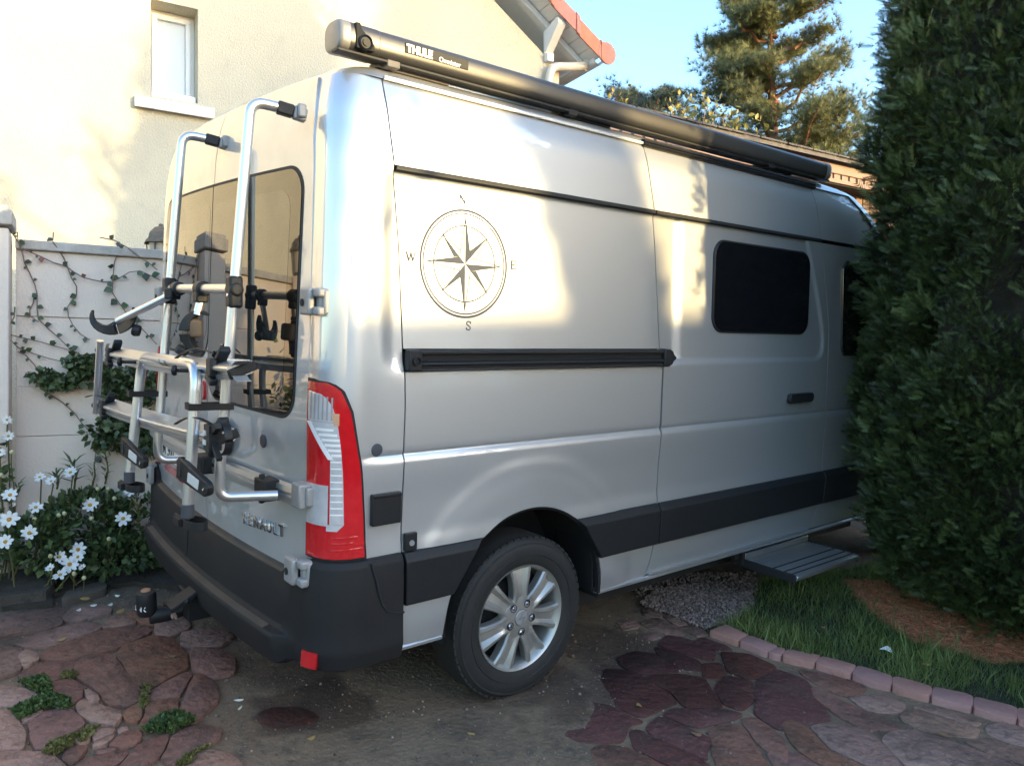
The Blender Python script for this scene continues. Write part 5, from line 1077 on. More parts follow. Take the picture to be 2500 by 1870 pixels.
wallpoly([(A0, .0), (wa0, .0), (wa0, rz(wa0) - .45), (ridge_a, rz(ridge_a) - .45), (A0, rz(A0) - .45)]); wallpoly([(wa0, 0), (wa1, 0), (wa1, wz0), (wa0, wz0)]); wallpoly([(wa0, wz1), (wa1, wz1), (wa1, rz(wa1) - .45), (wa0, rz(wa0) - .45)]); wallpoly([(wa1, 0), (A1, 0), (A1, rz(A1) - .45), (wa1, rz(wa1) - .45)])
m.build('gable_wall', STUC, house, smooth=False)
m = MB(); m.prism([(t_, 0), (9, 0), (9, rz(A1) - .47), (t_, rz(A1) - .47)], lambda a, b, t: (A1 + t, a, b), -.002, -.3); m.build('side_wall', STUC, house, smooth=False)
m = MB(); m.box(((wa0 + wa1) / 2, .55, (wz0 + wz1) / 2), (1.2, .02, 1.6)); m.build('room_back', mat('room_grey', (.30, .31, .32), rough=.9), house)
dfr = .20
m = MB(); w_, h_ = wa1 - wa0, wz1 - wz0; cx_, cz_ = (wa0 + wa1) / 2, (wz0 + wz1) / 2
def frame_bars(m, a0, a1, z0, z1, w, d0, d1):
    m.box(((a0 + a1) / 2, (d0 + d1) / 2, z1 - w / 2), (a1 - a0, d1 - d0, w)); m.box(((a0 + a1) / 2, (d0 + d1) / 2, z0 + w / 2), (a1 - a0, d1 - d0, w)); m.box((a0 + w / 2, (d0 + d1) / 2, (z0 + z1) / 2), (w, d1 - d0, z1 - z0 - 2 * w)); m.box((a1 - w / 2, (d0 + d1) / 2, (z0 + z1) / 2), (w, d1 - d0, z1 - z0 - 2 * w))
frame_bars(m, wa0, wa1, wz0 + .03, wz1, .045, dfr, dfr + .08); win = m.build('window', WPVC, house, bevel=.004)
m = MB(); frame_bars(m, wa0 + .028, wa1 - .032, wz0 + .075, wz1 - .035, .040, dfr - .022, dfr + .05); m.build('sash', WPVC, win, bevel=.004)
m = MB(); m.box((cx_, dfr + .015, cz_ + .02), (w_ - .12, .008, h_ - .16)); m.build('pane', mat('frosted_pane', (.50, .55, .57), rough=.18, spec=.8), win)
m = MB(); m.box((cx_, dfr - .07, wz0 + .03), (w_ - .01, .16, .085)); m.build('inner_sill', WPVC, house, bevel=.012, seg=3)
m = MB(); m.sweep([[(a, .10, wz0 - .015), (a, -.055, wz0 - .035), (a, -.060, wz0 - .045), (a, -.060, wz0 - .125), (a, -.045, wz0 - .125), (a, -.04, wz0 - .112), (a, .10, wz0 - .11)] for a in (wa0 - .125, wa1 + .125)]); m.build('sill', WPAINT, house, bevel=.004)
# roof: rake overhang, boarded soffit, verge tiles, pan tiles
OV = .30
def rk_(a, up=0, d=0): return Vector((a, d, rz(a) + up))
E1 = 4.36
m = MB(); sgn = [(E1, 1)]
for a0, a1 in ((ridge_a, E1), (2 * ridge_a - E1, ridge_a)):
    m.sweep([[rk_(a0, -.10, d) for d in (-OV, 9.5)][::1] + [rk_(a0, -.03, d) for d in (9.5, -OV)], [rk_(a1, -.10, d) for d in (-OV, 9.5)] + [rk_(a1, -.03, d) for d in (9.5, -OV)]])
m.build('roof', WPAINT, house, smooth=False)
nb = 40; bw_ = (E1 - ridge_a) / 58
for k in range(58):                                 # boards of the soffit run up the slope; under the overhang they run across
    a = ridge_a + bw_ * (k + .5)
    if a < 1.6: continue
    m = MB(); n_ = Vector((SL, 0, 1)).normalized(); q = rk_(a, -.108, -OV / 2); m.box(q, (bw_ * 1.18 - .008, OV - .02, .012), Matrix.Rotation(math.atan(SL), 3, 'Y')); m.build('soffit_board', WPAINT, house, smooth=False)
m = MB()
for a in (1.75, 3.9): m.bar(rk_(a, -.145, -.28) if False else (a, -.02, rz(a) - .33), (a, -OV + .04, rz(a) - .33), .09, .12)
m.build('purlin_end', WPAINT, house, smooth=False) if False else None
# timber bracket carrying the overhang
m = MB(); a = 3.862; zb_ = 5.08; m.prism([(.002, zb_ - .02), (.002, zb_ - .16), (-.25, zb_ + .06), (-.285, zb_ + .10), (-.285, zb_ + .15), (-.25, zb_ + .17), (.002, zb_ + .10)], lambda d, z, t: (a + t, d, z), .05, -.05); m.box((a, -.035, zb_ - .185), (.085, .07, .09)); m.build('bracket', WPAINT, house, bevel=.006)
m = MB(); m.bar(rk_(2.9, -.165, -.03), rk_(4.35, -.165, -.03), .06, .09, (0, 1, 0)); m.build('wall_plate', WPAINT, house)
m = MB(); m.bar((A1 + .02, .3, rz(A1) - .30), (A1 + .02, 9, rz(A1) - .30), .05, .28); m.build('eave_board', WPAINT, house)
tl_ = .40; k = 0; a = E1
vt = None
while a > 1.6:
    b = a - tl_ / math.hypot(1, SL); th0 = math.atan2(-SL, 1)
    m = MB(); o_ = .012
    m.sweep([[Vector((q, -OV - .028, rz(q) - .155 + o2)), Vector((q, -OV - .030, rz(q) + .03 + o2)), Vector((q, -OV + .0, rz(q) + .055 + o2)), Vector((q, -OV + .22, rz(q) + .045 + o2)), Vector((q, -OV + .22, rz(q) + .02 + o2)), Vector((q, -OV - .004, rz(q) + .02 + o2)), Vector((q, -OV - .008, rz(q) - .15 + o2))] for q, o2 in ((a + .03, .020), (a - .02, .016), (b + .02, .0), (b, 0))])
    m.sweep([[Vector((q, -OV - .040, rz(q) - .160 + .012)), Vector((q, -OV - .042, rz(q) + .045)), Vector((q, -OV - .02, rz(q) + .075)), Vector((q, -OV, rz(q) + .06)), Vector((q, -OV - .03, rz(q) + .02)), Vector((q, -OV - .03, rz(q) - .15))] for q in (a + .035, a - .012)])
    m.build('verge_tile', TILE, house, ang=30, bevel=.004); a = b
m = MB(); m.lathe([(.0, 0), (.115, .0), (.12, .008), (.12, .022), (0, .03)], (E1 + .07, -OV - .010, rz(E1) - .055), (0, -1, 0), 28); m.build('verge_end', TILE, house, bevel=.003)
rowsn = int((E1 - ridge_a) / .33)
m = MB()
for i in range(rowsn):
    a = E1 - .33 * i
    for j in range(24):
        d = -OV + .20 + .36 * j; m.sweep([[Vector((q, d + x, rz(q) + .02 + h + o2)) for x, h in ((0, .0), (.06, .045), (.14, .06), (.20, .03), (.36, .01))] for q, o2 in ((a + .02, .02), (a - .33, .0))], cap=False, closed=False)
o = m.build('roof_tiles', TILE, house, smooth=False, kind='stuff')
m = MB()
for q in range(2): pass
m.sweep([[Vector((E1 + .02 + .065 * math.cos(t), d, rz(E1) - .10 + .065 * math.sin(t))) for t in np.linspace(math.pi, 2 * math.pi, 9)] + [Vector((E1 + .02 + .06 * math.cos(t), d, rz(E1) - .10 + .06 * math.sin(t))) for t in np.linspace(2 * math.pi, math.pi, 9)] for d in (-OV + .05, 9.4)]); m.build('gutter', WPAINT, house)
m = MB(); zc = rz(E1) - .17; m.tube([(4.335, -.10, 5.02), (4.325, -.10, 4.90), (4.22, -.10, 4.855), (3.87, -.07, 4.79), (3.83, -.07, 4.62), (3.83, -.07, .5)], .045, 14, fillet=.09); m.build('downpipe', mat('cream_pipe', (.62, .60, .54), rough=.5), house, ang=60)

# ================================================================== TIMBER SHED behind the van
SF, sdr, snr = lframe((-2.216, 5.821), 59)
WOOD = mat('brown_board', (.15, .085, .06), (.21, .125, .09), scale=5, rough=.75, bump=.3, bscale=50, vary=.15, aniso=(1, 1, .3)); WOODP = mat('pinkish_fascia', (.25, .15, .115), (.29, .18, .14), scale=5, rough=.7)
SHG = mat('grey_shingle', (.085, .08, .085), (.16, .14, .13), scale=14, rough=.9, bump=.5, bscale=70, vary=.3)
shed = thing('shed', 'timber shed with a grey shingle roof behind the van', 'shed', (1.5, 0, .8), SF)
ez = 3.80
for i in range(44):
    a = -1.6 + .135 * i; m = MB(); m.box((a, .03, 1.95), (.118, .03, 3.26)); m.build('wall_board', WOOD, shed, smooth=False)
m = MB(); m.box((1.5, .10, 1.9), (6.4, .06, 3.3)); m.box((1.5, 2.4, 1.9), (6.2, 4.5, 3.2)); m.box((1.5, -.09, 3.66), (6.4, .2, .26)); m.build('shed_body', DARK, shed, smooth=False)
m = MB(); m.bar((-1.9, -.20, ez - .08), (4.6, -.20, ez - .08), .03, .15); m.bar((-1.9, -.20, ez - .235), (4.6, -.20, ez - .235), .03, .045); m.build('fascia', WOODP, shed, bevel=.004)
for i in range(46):
    m = MB(); m.box((-1.75 + .135 * i, -.187, ez - .185), (.10, .02, .055)); m.build('vent_block', WOODP, shed, smooth=False)
SS = .455
m = MB(); m.sweep([[Vector((a, -.30, ez)), Vector((a, 2.2, ez + 2.5 * SS)), Vector((a, 2.2, ez + 2.5 * SS - .05)), Vector((a, -.30, ez - .05))] for a in (-2.0, 4.7)]); rfo = m.build('roof', SHG, shed, smooth=False)
for r_ in range(10):
    m = MB()
    for i in range(34):
        a = -2.0 + .2 * i + .1 * (r_ % 2); d0, d1 = -.32 + .25 * r_ + random.uniform(-.008, .008), -.32 + .25 * (r_ + 1) + .06
        q = lambda a_, d, h: Vector((a_, d, ez + (d + .30) * SS + h)); m.add([q(a + .004, d0, .022), q(a + .196, d0, .022), q(a + .196, d1, .006), q(a + .004, d1, .006), q(a + .004, d0, .004), q(a + .196, d0, .004)], [(0, 1, 2, 3), (4, 5, 1, 0)])
    m.build('shingle_row', SHG, shed, smooth=False, recalc=False)
# ================================================================== CREEPER on the garden wall
VLEAF = mat('creeper_leaf', (.040, .070, .028), (.07, .10, .04), scale=30, rough=.45, vary=.35, translucent=.15); VSTEM = mat('creeper_stem', (.16, .105, .085), (.22, .15, .12), scale=30, rough=.8); RLEAF = mat('red_creeper_leaf', (.20, .06, .04), rough=.5)
MLEAF = mat('creeper_mass_leaf', (.045, .080, .030), (.085, .12, .045), scale=30, rough=.45, tint=(.45, 1.6), translucent=.15)
def zoomV(p): return (p[0] / 2.758, 500 + p[1] / 2.758)
FW0 = FF.translation.copy(); FWn = FF.to_3x3() @ Vector((0, 1, 0)); FFI = FF.inverted()
def onwall(u, v, d=-.03):
    p = hit(u, v, FW0 + FWn * d, FWn); return FFI @ p
vine = thing('creeper', 'thin leafy creeper trailing over the pinkish garden wall', 'creeper', (0, 0, .3), FF)
leafm = []
for k in range(3):
    m = MB(); w = (.40, .46, .36)[k]; c_ = (.10, .16, .05)[k]
    pr = [(0, 0, 0), (.18, w * .6, .02), (.45, w, .05), (.75, w * .6, .03), (1, 0, -.04 - c_), (.75, -w * .6, .03), (.45, -w, .05), (.18, -w * .6, .02)]
    mid = [(.25, 0, -.02), (.5, 0, -.03), (.75, 0, -.03)]
    m.add(pr + mid, [(0, 1, 8), (1, 2, 9, 8), (2, 3, 10, 9), (3, 4, 10), (4, 5, 10), (5, 6, 9, 10), (6, 7, 8, 9), (7, 0, 8)]); o = m.build('leaf', VLEAF, vine, recalc=False, base=(0, 0, 0)); leafm.append(o.data); bpy.data.objects.remove(o)
STEMS = [[(70,175),(130,260),(155,340),(165,390),(200,460),(235,540),(250,600),(250,700),(258,770),(320,830),(400,900),(460,960),(520,1000)],
 [(160,300),(265,345),(360,390),(445,415),(500,455),(560,490),(620,505),(700,520),(760,515),(820,485),(870,455),(940,445),(1000,470),(1080,510)],
 [(355,250),(400,310),(430,360),(455,420),(480,490),(515,550),(515,610),(480,650),(455,690),(460,750),(490,810),(540,870),(605,910)],
 [(805,250),(800,310),(770,390),(765,450),(760,520),(755,590),(800,660),(860,740),(930,810),(1000,880),(1055,940)],
 [(670,220),(770,240),(860,290),(930,345),(1000,390),(1060,440)], [(0,860),(130,890),(280,925),(400,960),(480,980)],
 [(100,690),(95,760),(40,850),(50,890),(120,960),(220,1000),(330,1035),(480,1070)], [(120,990),(170,1010),(230,1075),(270,1130),(340,1160)],
 [(270,1235),(340,1280),(420,1330),(500,1400),(550,1470),(600,1520)], [(230,600),(225,660),(200,710),(205,750),(260,790)], [(360,185),(355,250)], [(118,185),(120,235)], [(660,1480),(690,1380)], [(480,990),(600,1150),(700,1330),(680,1500),(640,1700)], [(560,1010),(760,1080),(900,1120),(1040,1140)]]
def put_leaf(P, dirv, size, mt=None):
    d = Vector(dirv).normalized(); nrm = Vector((random.gauss(0, .35), -1, random.gauss(.25, .35))); nrm = (nrm - d * nrm.dot(d)).normalized(); y = nrm.cross(d)
    M = Matrix(((d.x * size, y.x * size, nrm.x * size, P.x), (d.y * size, y.y * size, nrm.y * size, P.y), (d.z * size, y.z * size, nrm.z * size, P.z), (0, 0, 0, 1)))
    M.translation = P - Vector(vine['base']); o = part(random.choice(leafm), 'leaf', vine, M)
    if mt: o.material_slots[0].link = 'OBJECT'; o.material_slots[0].material = mt
nleaf = 0
for si, st in enumerate(STEMS):
    pts = [onwall(*zoomV(p), -.022 - .012 * math.sin(i * 1.3 + si)) for i, p in enumerate(st)]
    m = MB(); m.tube(pts, [.0042, .0026], 6); m.build('stem', VSTEM, vine)
    for i in range(len(pts) - 1):
        a, b = pts[i], pts[i + 1]; L = (b - a).length; k = max(1, int(L / .040))
        for j in range(k):
            if random.random() < .16: continue
            p = a.lerp(b, (j + random.random()) / k); t = (b - a).normalized(); sd = random.choice((-1, 1)); dr = Vector((-t.z, 0, t.x)) * sd + t * .5 + Vector((0, -.5, random.uniform(-.5, .3)))
            dense = 1.35 if (si in (1, 3) and p.x > .12 and p.z > 1.7) or si in (13, 14) else 1
            put_leaf(p, dr, random.uniform(.020, .042) * dense, RLEAF if random.random() < .035 else None); nleaf += 1
def wallmass(poly, n, thick, smin, smax, name='leaf_mass', cat=None):
    a = np.array(poly, float); P = []
    while len(P) < n:
        q = rng.uniform(a.min(0), a.max(0), (n, 2)); P += list(q[inpoly(q, poly)])
    Q = np.array([onwall(*zoomV(p), -.03 - abs(rng.normal(0, thick)))[:] for p in P[:n]])
    D = np.column_stack([rng.normal(0, .8, n), rng.normal(-.5, .4, n), rng.normal(-.35, .6, n)])
    tvl = np.array([(0, 0, 0), (-.40, .05, .45), (0, -.05, .5), (.40, .05, .45), (0, -.1, 1)]); tfl = [(0, 2, 1), (0, 3, 2), (1, 2, 4), (2, 3, 4)]
    return scatter(tvl, tfl, Q - np.array(vine['base']), frames(D), rng.uniform(smin, smax, n), rng.uniform(0, 1, n))
for poly, n, th in (([(470,1010),(560,1000),(640,1010),(700,1070),(705,1160),(610,1160),(560,1200),(480,1230),(400,1235),(320,1240),(260,1200),(190,1130),(240,1105),(330,1100),(420,1140),(490,1150),(465,1090)], 480, .035), ([(680,1090),(780,1090),(1060,1110),(1060,1330),(980,1330),(840,1310),(700,1290)], 560, .05), ([(570,1530),(640,1490),(700,1400),(900,1400),(1060,1420),(1060,1680),(960,1700),(820,1650),(640,1640)], 700, .06)):
    V, F, T = wallmass(poly, n, th, .024, .058); o = bpy.data.objects.new('leaf_mass', np_mesh('leaf_mass', V, F, MLEAF, T)); COL.objects.link(o); o.parent = vine; o['kind'] = 'stuff'

# ================================================================== FLOWER BED
BED = px([(-200, 1560), (0, 1486), (128, 1478), (130, 1455), (200, 1440), (330, 1425), (470, 1440)]) + [(-2.0, 1.2), (-2.2, 3.5), (-3.0, 3.5), (-3.05, -1.8)]
m = MB(); m.add([(x, y, .012) for x, y in BED] + [(x, y, -.03) for x, y in BED], [tuple(range(len(BED)))] + [(i, (i + 1) % len(BED), (i + 1) % len(BED) + len(BED), i + len(BED)) for i in range(len(BED))]); m.build('flower_bed_soil', SOIL, frame=VF, base=(0, 0, 0), kind='structure', smooth=False)
kc = thing('bed_edging', 'grey weathered concrete edging block in front of the dahlias', 'edging', tuple(gp(60, 1470)))
q = [gp(-260, 1580), gp(0, 1486), gp(112, 1470), gp(132, 1448), gp(126, 1405), gp(0, 1420), gp(-260, 1500)]
flag([(p.x, p.y) for p in q], mat('weathered_concrete', (.050, .042, .034), (.085, .072, .058), scale=6, rough=.95, bump=1.0, bscale=50, detail=9, dirt=[(5, (.03, .023, .017), .7, .5), (40, (.14, .12, .10), .5, .57)]), .06, 'edging_block', kc, .11)
q = [gp(150, 1476), gp(255, 1450), gp(262, 1436), gp(240, 1432), gp(165, 1455)]; flag([(p.x, p.y) for p in q], mat('bed_stone', (.06, .046, .036), (.10, .08, .065), scale=8, rough=.9, bump=.6), .03, 'edging_stone', kc, .05)
DLEAF = mat('dahlia_leaf', (.055, .095, .034), (.09, .135, .05), scale=14, rough=.5, tint=(.4, 1.5), translucent=.15); DSTEM = mat('dahlia_stem', (.09, .12, .04), (.14, .12, .05), scale=20, rough=.6)
DWHITE = mat('dahlia_petal', (.74, .74, .70), (.80, .80, .77), scale=40, rough=.5, translucent=.2); DEYE = mat('dahlia_eye', (.50, .24, .03), (.62, .34, .05), scale=120, rough=.8, bump=1, bscale=260); DBUD = mat('dahlia_bud', (.45, .42, .20), (.55, .52, .30), scale=30, rough=.6)
def zoomF(p): return (p[0] / 3.31, 1000 + p[1] / 3.31)
dah = thing('dahlia_bush', 'dark leaved dahlia bush with white single flowers beside the garden wall', 'dahlia', (-2.5, 0, 0))
petal = MB(); pw = .0
petal.add([(.0, .05, 0), (.0, -.05, 0), (.30, .19, .05), (.30, -.19, .05), (.30, 0, .02), (.68, .24, .07), (.68, -.24, .07), (.68, 0, .03), (1.0, .02, .05), (.88, .15, .06), (.88, -.15, .06)], [(1, 3, 4), (1, 4, 0), (0, 4, 2), (3, 6, 7, 4), (4, 7, 5, 2), (6, 10, 8, 7), (7, 8, 9, 5)])
def flower_mesh(n, cup, seed):
    r0 = random.Random(seed); m = MB()
    for k in range(n):
        M = Matrix.Rotation(2 * math.pi * k / n + r0.uniform(-.10, .10), 3, 'Z') @ Matrix.Rotation(-cup + r0.uniform(-.16, .16), 3, 'Y') @ Matrix.Rotation(r0.uniform(-.2, .2), 3, 'X'); s_ = r0.uniform(.88, 1.06)
        m.add([M @ (Vector(p) * s_ + Vector((.04, 0, 0))) for p in petal.v], petal.f)
    return m
eye = MB(); eye.lathe([(.24, .0), (.25, .05), (.20, .11), (.10, .14), (0, .145)], (0, 0, .02), (0, 0, 1), 12)
fl_ms = []
for k, (n, cup) in enumerate(((8, .12), (8, .30), (9, .18), (8, .05))):
    o = flower_mesh(n, cup, k).build('flower', DWHITE, base=(0, 0, 0), frame=WF, recalc=False, ang=80); fl_ms.append(o.data); bpy.data.objects.remove(o)
o = eye.build('flower_eye', DEYE, base=(0, 0, 0), frame=WF); eye_m = o.data; bpy.data.objects.remove(o)
VCAM = RW3.transposed() @ CAM
FL = [((57,82),40,0),((68,215),46,0),((0,345),44,0),((82,690),62,.4),((75,888),76,.25),((238,998),72,0),((45,1068),68,.2),((290,790),58,.2),((322,545),46,.5),((415,580),50,.7),((728,770),66,.1),((995,880),66,.2),((630,1130),66,.1),((482,1190),56,0),((628,1190),52,.3),((562,1250),72,.1),((488,1335),66,1.1),((405,1283),44,1.2),((570,508),58,1.0),((1055,662),54,1.2),((105,770),26,1.0),((665,1275),34,1.2)]
def bed_x(vf): return float(np.interp(vf, [60, 500, 900, 1350], [-2.62, -2.55, -2.38, -2.18]))
stm = MB()
for i, ((a, b), r_, tl_) in enumerate(FL):
    u, v = zoomF((a, b)); P = vhit(u, v, 0, bed_x(b) + random.uniform(-.06, .05)); dep = (RW3 @ P - CAM).dot(Vector((-syw, cyw, 0))); size = r_ / 3.31 * dep / FPX * .98
    to = (VCAM - P).normalized(); ax = (to + Vector((random.gauss(0, .15), random.gauss(0, .15), .25 + random.gauss(0, .1))) + Vector((0, -.6, 1.0)) * tl_).normalized()
    M = ax.to_track_quat('Z', 'Y').to_matrix().to_4x4() @ Matrix.Rotation(random.uniform(0, 6), 4, 'Z') @ Matrix.Scale(size, 4); M.translation = P - Vector(dah['base'])
    f = part(fl_ms[i % 4], 'flower', dah, M); part(eye_m, 'flower_eye', f)
    g = Vector((P.x - random.uniform(.05, .2), P.y + random.uniform(-.1, .1), .02)); mid = P.lerp(g, .4) - ax * .05; stm.tube([P - ax * size * .05, P - ax * .03, mid, g], [.0035, .005], 6)
for a, b in ((280,885),(408,1183),(600,1325),(680,1360),(475,855),(790,640),(875,640),(925,718),(740,880),(95,345),(8,530),(520,840),(880,1045)):
    u, v = zoomF((a, b)); P = vhit(u, v, 0, bed_x(b)); m = MB(); m.lathe([(0, -.012), (.010, -.006), (.012, .002), (.008, .011), (0, .014)], P, (random.uniform(-.3, .6), -.3, 1), 9); m.build('bud', DBUD, dah); stm.tube([P, P + Vector((-.02, 0, -.08)), P + Vector((-.08, .02, -.25))], [.002, .003], 5)
stm.build('stem', DSTEM, dah)
dl = np.array([(0, 0, 0), (-.20, .02, .25), (.20, .02, .25), (-.32, .06, .5), (.32, .06, .5), (-.16, .05, .78), (.16, .05, .78), (0, .0, 1.0), (0, -.04, .5)]); dlf = [(0, 8, 1), (0, 2, 8), (1, 8, 3), (2, 4, 8), (3, 8, 5), (4, 6, 8), (5, 8, 7), (8, 6, 7)]
def bush(blobs, name, mt, par, smin, smax, up=.2):
    Q, N2 = [], []
    for (c, r_, n) in blobs:
        d = sphere_dirs(n); rad = rng.uniform(.35, 1, (n, 1)) ** .5; Q.append(np.array(c) + d * rad * np.array(r_)); N2.append(d + np.array([.2, -.1, up]) + rng.normal(0, .45, (n, 3)))
    Q, N2 = np.vstack(Q), np.vstack(N2); ok = Q[:, 2] > .0; Q, N2 = Q[ok], N2[ok]; n = len(Q)
    V, F, T = scatter(dl, dlf, Q - np.array(par['base']), frames(N2), rng.uniform(smin, smax, n), rng.uniform(0, 1, n))
    o = bpy.data.objects.new(name, np_mesh(name, V, F, mt, T)); COL.objects.link(o); o.parent = par; o['kind'] = 'stuff'; return o
bush([((-2.62, -.10, .28), (.22, .25, .20), 1100), ((-2.62, .25, .22), (.25, .35, .20), 1200), ((-2.55, .65, .20), (.25, .40, .20), 1000), ((-2.45, -.35, .26), (.18, .16, .15), 600), ((-2.72, -.62, .55), (.12, .16, .30), 700), ((-2.5, 1.2, .3), (.25, .45, .3), 600), ((-2.42, .02, .13), (.20, .28, .09), 500), ((-2.50, -.70, .22), (.16, .2, .16), 450)], 'foliage', DLEAF, dah, .028, .062)
# lance-leaved plants between the bush and the wall
LMT = mat('lance_leaf', (.07, .11, .03), (.12, .15, .05), scale=16, rough=.5, vary=.25, translucent=.15); LMT2 = mat('yellow_lance_leaf', (.20, .17, .06), (.27, .23, .09), scale=16, rough=.6, vary=.2)
lance = MB(); lance.add([(0, 0, 0), (.2, .05, .05), (.2, -.05, .05), (.55, .065, .08), (.55, -.065, .08), (1, 0, -.04), (.3, 0, .02), (.6, 0, .05)], [(0, 6, 1), (0, 2, 6), (1, 6, 7, 3), (2, 4, 7, 6), (3, 7, 5), (4, 5, 7)])
o = lance.build('leaf', LMT, base=(0, 0, 0), frame=WF, recalc=False); lm = o.data; bpy.data.objects.remove(o)
def lance_plant(zpts, wallx, n, label, mt, size):
    u, v = zoomF(zpts[0]); P0 = vhit(u, v, 0, wallx); u, v = zoomF(zpts[1]); P1 = vhit(u, v, 0, wallx + .02)
    t = thing('lance_leaved_plant', label, 'plant', (P0.x, P0.y, P0.z), VF, 'narrow leaved plants in the flower bed'); m = MB(); m.tube([P0, P0.lerp(P1, .5) + Vector((.01, .01, 0)), P1], [.006, .003], 6); m.build('stem', DSTEM, t)
    for k in range(n):
        s_ = .15 + .85 * k / n; P = P0.lerp(P1, s_); a = k * 2.4 + random.uniform(-.3, .3); d = Vector((math.cos(a), math.sin(a), random.uniform(.35, 1.1))).normalized(); nr = Vector((0, 0, 1)); y = nr.cross(d).normalized(); nr = d.cross(y)
        sc = size * random.uniform(.7, 1.1); M = Matrix(((d.x * sc, y.x * sc, nr.x * sc, P.x - P0.x), (d.y * sc, y.y * sc, nr.y * sc, P.y - P0.y), (d.z * sc, y.z * sc, nr.z * sc, P.z - P0.z), (0, 0, 0, 1))); q = part(lm, 'leaf', t, M)
        if mt is not LMT: q.material_slots[0].link = 'OBJECT'; q.material_slots[0].material = mt
lance_plant([(600,640),(590,420)], -2.66, 16, 'tall green narrow leaved shoot above the middle of the dahlia bush', LMT, .12)
lance_plant([(130,700),(150,590)], -2.60, 9, 'short narrow leaved shoot above the left end of the dahlia bush', LMT, .09)
lance_plant([(460,640),(455,510)], -2.60, 10, 'narrow leaved shoot beside the two upper white dahlias', LMT, .09)
lance_plant([(1110,900),(1110,760)], -2.45, 13, 'yellowing narrow leaved plant next to the van bumper', LMT2, .10)
lance_plant([(740,640),(760,420)], -2.72, 12, 'brown stemmed shoot against the garden wall', LMT2, .07); lance_plant([(850,600),(860,380)], -2.72, 12, 'brown stemmed shoot nearest the bicycle rack', LMT, .08)

# ================================================================== YEWS on the right
YEW = mat('yew_needle', (.027, .046, .014), (.048, .070, .020), scale=3.5, rough=.5, tint=(.4, 3.0), detail=3)
tw = []; twf = []
def needle_sprig(nt, nn, seed):
    r0 = np.random.default_rng(seed); V, F = [], []
    for t in range(nt):
        a = 2 * math.pi * t / max(1, nt - 1) if t else 0; el = 1.25 if t == 0 else r0.uniform(.35, .85); d = np.array([math.cos(a) * math.cos(el), math.sin(a) * math.cos(el), math.sin(el)]); L = r0.uniform(.7, 1.0) * (1.0 if t == 0 else .85)
        s_ = np.cross(d, [0, 0, 1.]) if abs(d[2]) < .95 else np.array([1., 0, 0]); s_ /= np.linalg.norm(s_); up = np.cross(s_, d)
        k = len(V); V += list(np.array([d * 0 - s_ * .012, d * 0 + s_ * .012, d * L])); F.append((k, k + 1, k + 2))
        for j in range(nn):
            q = .12 + .88 * j / nn
            for sg in (-1, 1):
                b = d * L * q; nd = (s_ * sg * .8 + d * .75 + up * r0.uniform(-.25, .45)); nd /= np.linalg.norm(nd); ln = .30 * (1 - .35 * q); w = np.cross(nd, up); w = w / np.linalg.norm(w) * .026
                k = len(V); V += [b - w, b + w, b + nd * ln]; F += [(k, k + 1, k + 2)]
    return np.array(V), F
SPR = [needle_sprig(1, 8, s_) for s_ in range(3)]
